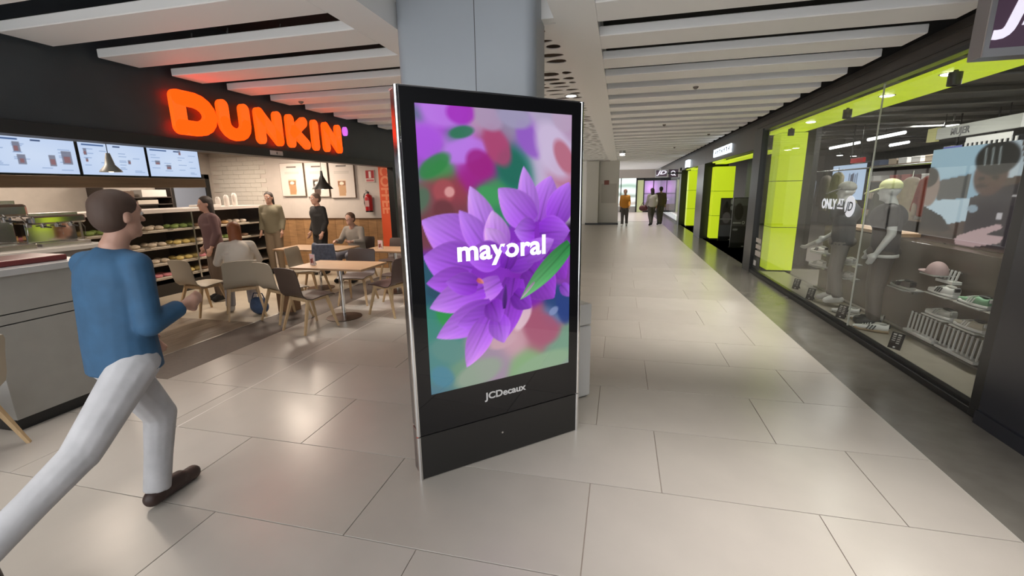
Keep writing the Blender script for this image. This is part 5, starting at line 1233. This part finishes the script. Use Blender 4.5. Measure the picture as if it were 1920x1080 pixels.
for k, (x0, x1, y, h, lab) in enumerate(((3.07, 3.46, 15.3, 1.34, 'grey printed panel stand partly covering the nearer lime column'), (3.05, 3.44, 13.6, 1.39, 'dark printed panel stand nearest the glass window'))):
    t = thing('panel_stand', lab, 'panel stand', ((x0+x1)/2, y, 0), world=True, group='printed panel stands in the doorway')
    MB().box((x0, y, .0), (x1, y+.06, h), .004).build('body', M_FRAME, t); painted('print', frame((x0+.012, y-.0015, .14), (1, 0, 0), (0, 0, 1)), x1-x0-.024, h-.16, 30, 70, stand_fn(k), M_PRINT, t)
    MB().box((x1-.09, y-.002, .035), (x1-.03, y, .05)).build('badge', mat('badge_white', (.7, .7, .7), .5), t); MB().box((x0-.02, y-.03, 0), (x1+.02, y+.09, .02)).build('foot', M_FRAME, t)
tag(MB().tube([(2.72, 10.42, 0), (2.72, 10.42, 2.36)], .018, 10).build('door_pole', M_STEEL), 'thin vertical steel pole beside the window post', 'pole')
MB().box((2.70, 10.34, .98), (2.74, 10.5, 1.03), .004).build('lock', M_FRAME, D.objects['door_pole'])

# ---- signs
def hanging_sign(label, x0, x1, y0, y1, z0, z1, size, emit, grp):
    t = thing('hanging_sign', label, 'sign', (x1, y0, z0), world=True, group=grp)
    MB().box((x0, y0, z0), (x1, y1, z1), .006).build('casing', mat('sign_casing', (.30, .28, .28), .35, .6), t)
    w_ = (x1-x0); fr = .05*(z1-z0)/.5
    b = MB(); b.box((x0, y0-.012, z0), (x1, y0, z0+fr)).box((x0, y0-.012, z1-fr), (x1, y0, z1)).box((x0, y0-.012, z0+fr), (x0+fr*.6, y0, z1-fr)).box((x1-fr*.6, y0-.012, z0+fr), (x1, y0, z1-fr)); b.build('rim', mat('sign_rim', (.55, .54, .55), .3, .8), t)
    MB().box((x0+fr*.6, y0-.004, z0+fr), (x1-fr*.6, y0, z1-fr)).build('face', mat('sign_plum', (.075, .045, .07), .25, emit=.25, ecol=(.075, .045, .07)), t)
    me = text_mesh('JD', size, .002, .012*size/.3, frame((0, y0-.007, 0), (1, 0, 0), (0, 0, 1)), shear=.28)
    ax = [v.co.x for v in me.vertices]; az = [v.co.z for v in me.vertices]; kx = (w_*.86)/(max(ax)-min(ax)); kz = (z1-z0)*.66/(max(az)-min(az)); mx, mz = min(ax), min(az)
    for v in me.vertices: v.co.x = x0+w_*.07+(v.co.x-mx)*kx; v.co.z = z0+(z1-z0)*.20+(v.co.z-mz)*kz
    link('lettering', me, mat('sign_letter', (.6, .57, .65), .4, emit=emit, ecol=(.62, .58, .68)), t)
    MB().box((x1, y0+.03, (z0+z1)/2-.03), (2.62, y1-.03, (z0+z1)/2+.03)).build('arm', M_FRAME, t)
    return t
hanging_sign('plum coloured hanging sign with white letters at the top right', 2.125, 2.60, 3.57, 3.69, 2.45, 2.92, .47, .8, 'hanging signs of the sports shop')
t = hanging_sign('small plum hanging sign with white letters far down the gallery', 1.45, 1.95, 21.0, 21.12, 2.12, 2.46, .27, 1.2, 'hanging signs of the sports shop')
t = thing('hanging_sign', 'small plum hanging sign with a white ring far down the gallery', 'sign', (2.2, 21.2, 2.1), world=True, group='hanging signs of the sports shop')
MB().box((2.02, 21.2, 2.12), (2.42, 21.3, 2.46), .006).build('casing', mat('sign_plum', (.075, .045, .07), .25), t)
b = MB()
pts = [(2.20+.085*math.cos(2*PI*k/16), 21.19, 2.30+.085*math.sin(2*PI*k/16)) for k in range(17)]; b.tube(pts, .02, 6).tube([(2.23, 21.19, 2.25), (2.31, 21.19, 2.19)], .02, 6); b.build('ring', mat('sign_letter2', (.6, .57, .65), .4, emit=1.2), t); MB().box((2.42, 21.22, 2.26), (2.62, 21.28, 2.32)).build('arm', M_FRAME, t)
M_LB = mat('lightbox_white', (.75, .82, .88), .4, emit=1.3, ecol=(.80, .90, 1))
t = thing('lightbox_sign', 'white glowing sign box above the nearer shop doorway', 'sign', (2.6, 13.4, 2.5), world=True, group='glowing sign boxes over the doorways')
MB().box((2.58, 12.35, 2.52), (2.62, 14.45, 2.73), .004).build('box', M_LB, t)
rb = random.Random(9)
for k in range(7):
    y = 14.2-.27*k
    MB().box((2.575, y-.15, 2.57), (2.58, y-.11, 2.68)).box((2.575, y-.15, 2.61+.02*(k % 3)), (2.58, y-.02, 2.635+.02*(k % 3))).build('mark', mat('lightbox_mark', (.2, .26, .34), .5), t)
t = thing('lightbox_sign', 'white glowing sign box above the farther shop doorway', 'sign', (2.6, 19.6, 2.45), world=True, group='glowing sign boxes over the doorways')
MB().box((2.52, 19.2, 2.45), (2.62, 19.95, 2.74), .004).build('box', M_LB, t); MB().box((2.50, 19.2, 2.43), (2.62, 19.97, 2.45)).build('base', M_FRAME, t)

# ---- ceiling devices
for (x, y, z, lab) in ((-4.35, 5.72, 2.93, 'smoke detector on the slats above the orange letters'), (.87, 6.42, 2.93, 'small sprinkler head under the right hand slats'), (.8, 9.95, 2.93, 'sprinkler head farther down the right hand slats'), (2.0, 11.9, 2.93, 'sprinkler head near the right fascia'), (1.6, 15.4, 2.93, 'farthest sprinkler head under the slats')):
    y = 3.4+.7*round((y-3.4-.18)/.7)+.18
    t = thing('ceiling_detector', lab, 'detector', (x, y, z), group='small devices on the ceiling slats'); t.scale = (.62,)*3
    MB().lathe([(.02, -.05), (.045, -.03), (.055, -.008), (.055, 0)], n=16).build('cover', mat('det_grey', (.16, .14, .12), .5), t, 40); MB().lathe([(.003, -.07), (.012, -.062), (.012, -.045)], n=10).build('sensor', M_STEEL, t)
for k, (x, y, lab) in enumerate(((.0, 16.2, 'lit round downlight under the slats far down the gallery'), (.0, 16.9, 'second lit round downlight just behind the first'))):
    y = 3.4+.7*round((y-3.4-.18)/.7)+.18
    t = thing('down_light', lab, 'downlight', (x, y, 2.93), group='lit downlights on the slats'); MB().lathe([(.10, -.10), (.11, -.09), (.11, 0)], n=20).build('can', M_STEEL, t, 40); MB().lathe([(.001, -.115), (.09, -.104), (.09, -.10)], n=20).build('lens', M_LENS, t)
t = thing('down_light', 'lit recessed downlight in the perforated ceiling above the totem', 'downlight', (-.72, 6.6, 2.961), group='lit downlights on the slats'); MB().lathe([(.07, -.008), (.10, -.006), (.10, 0)], n=20).build('bezel', M_STEEL, t); MB().lathe([(.001, -.016), (.07, -.009), (.07, -.006)], n=20).build('lens', M_LENS, t)
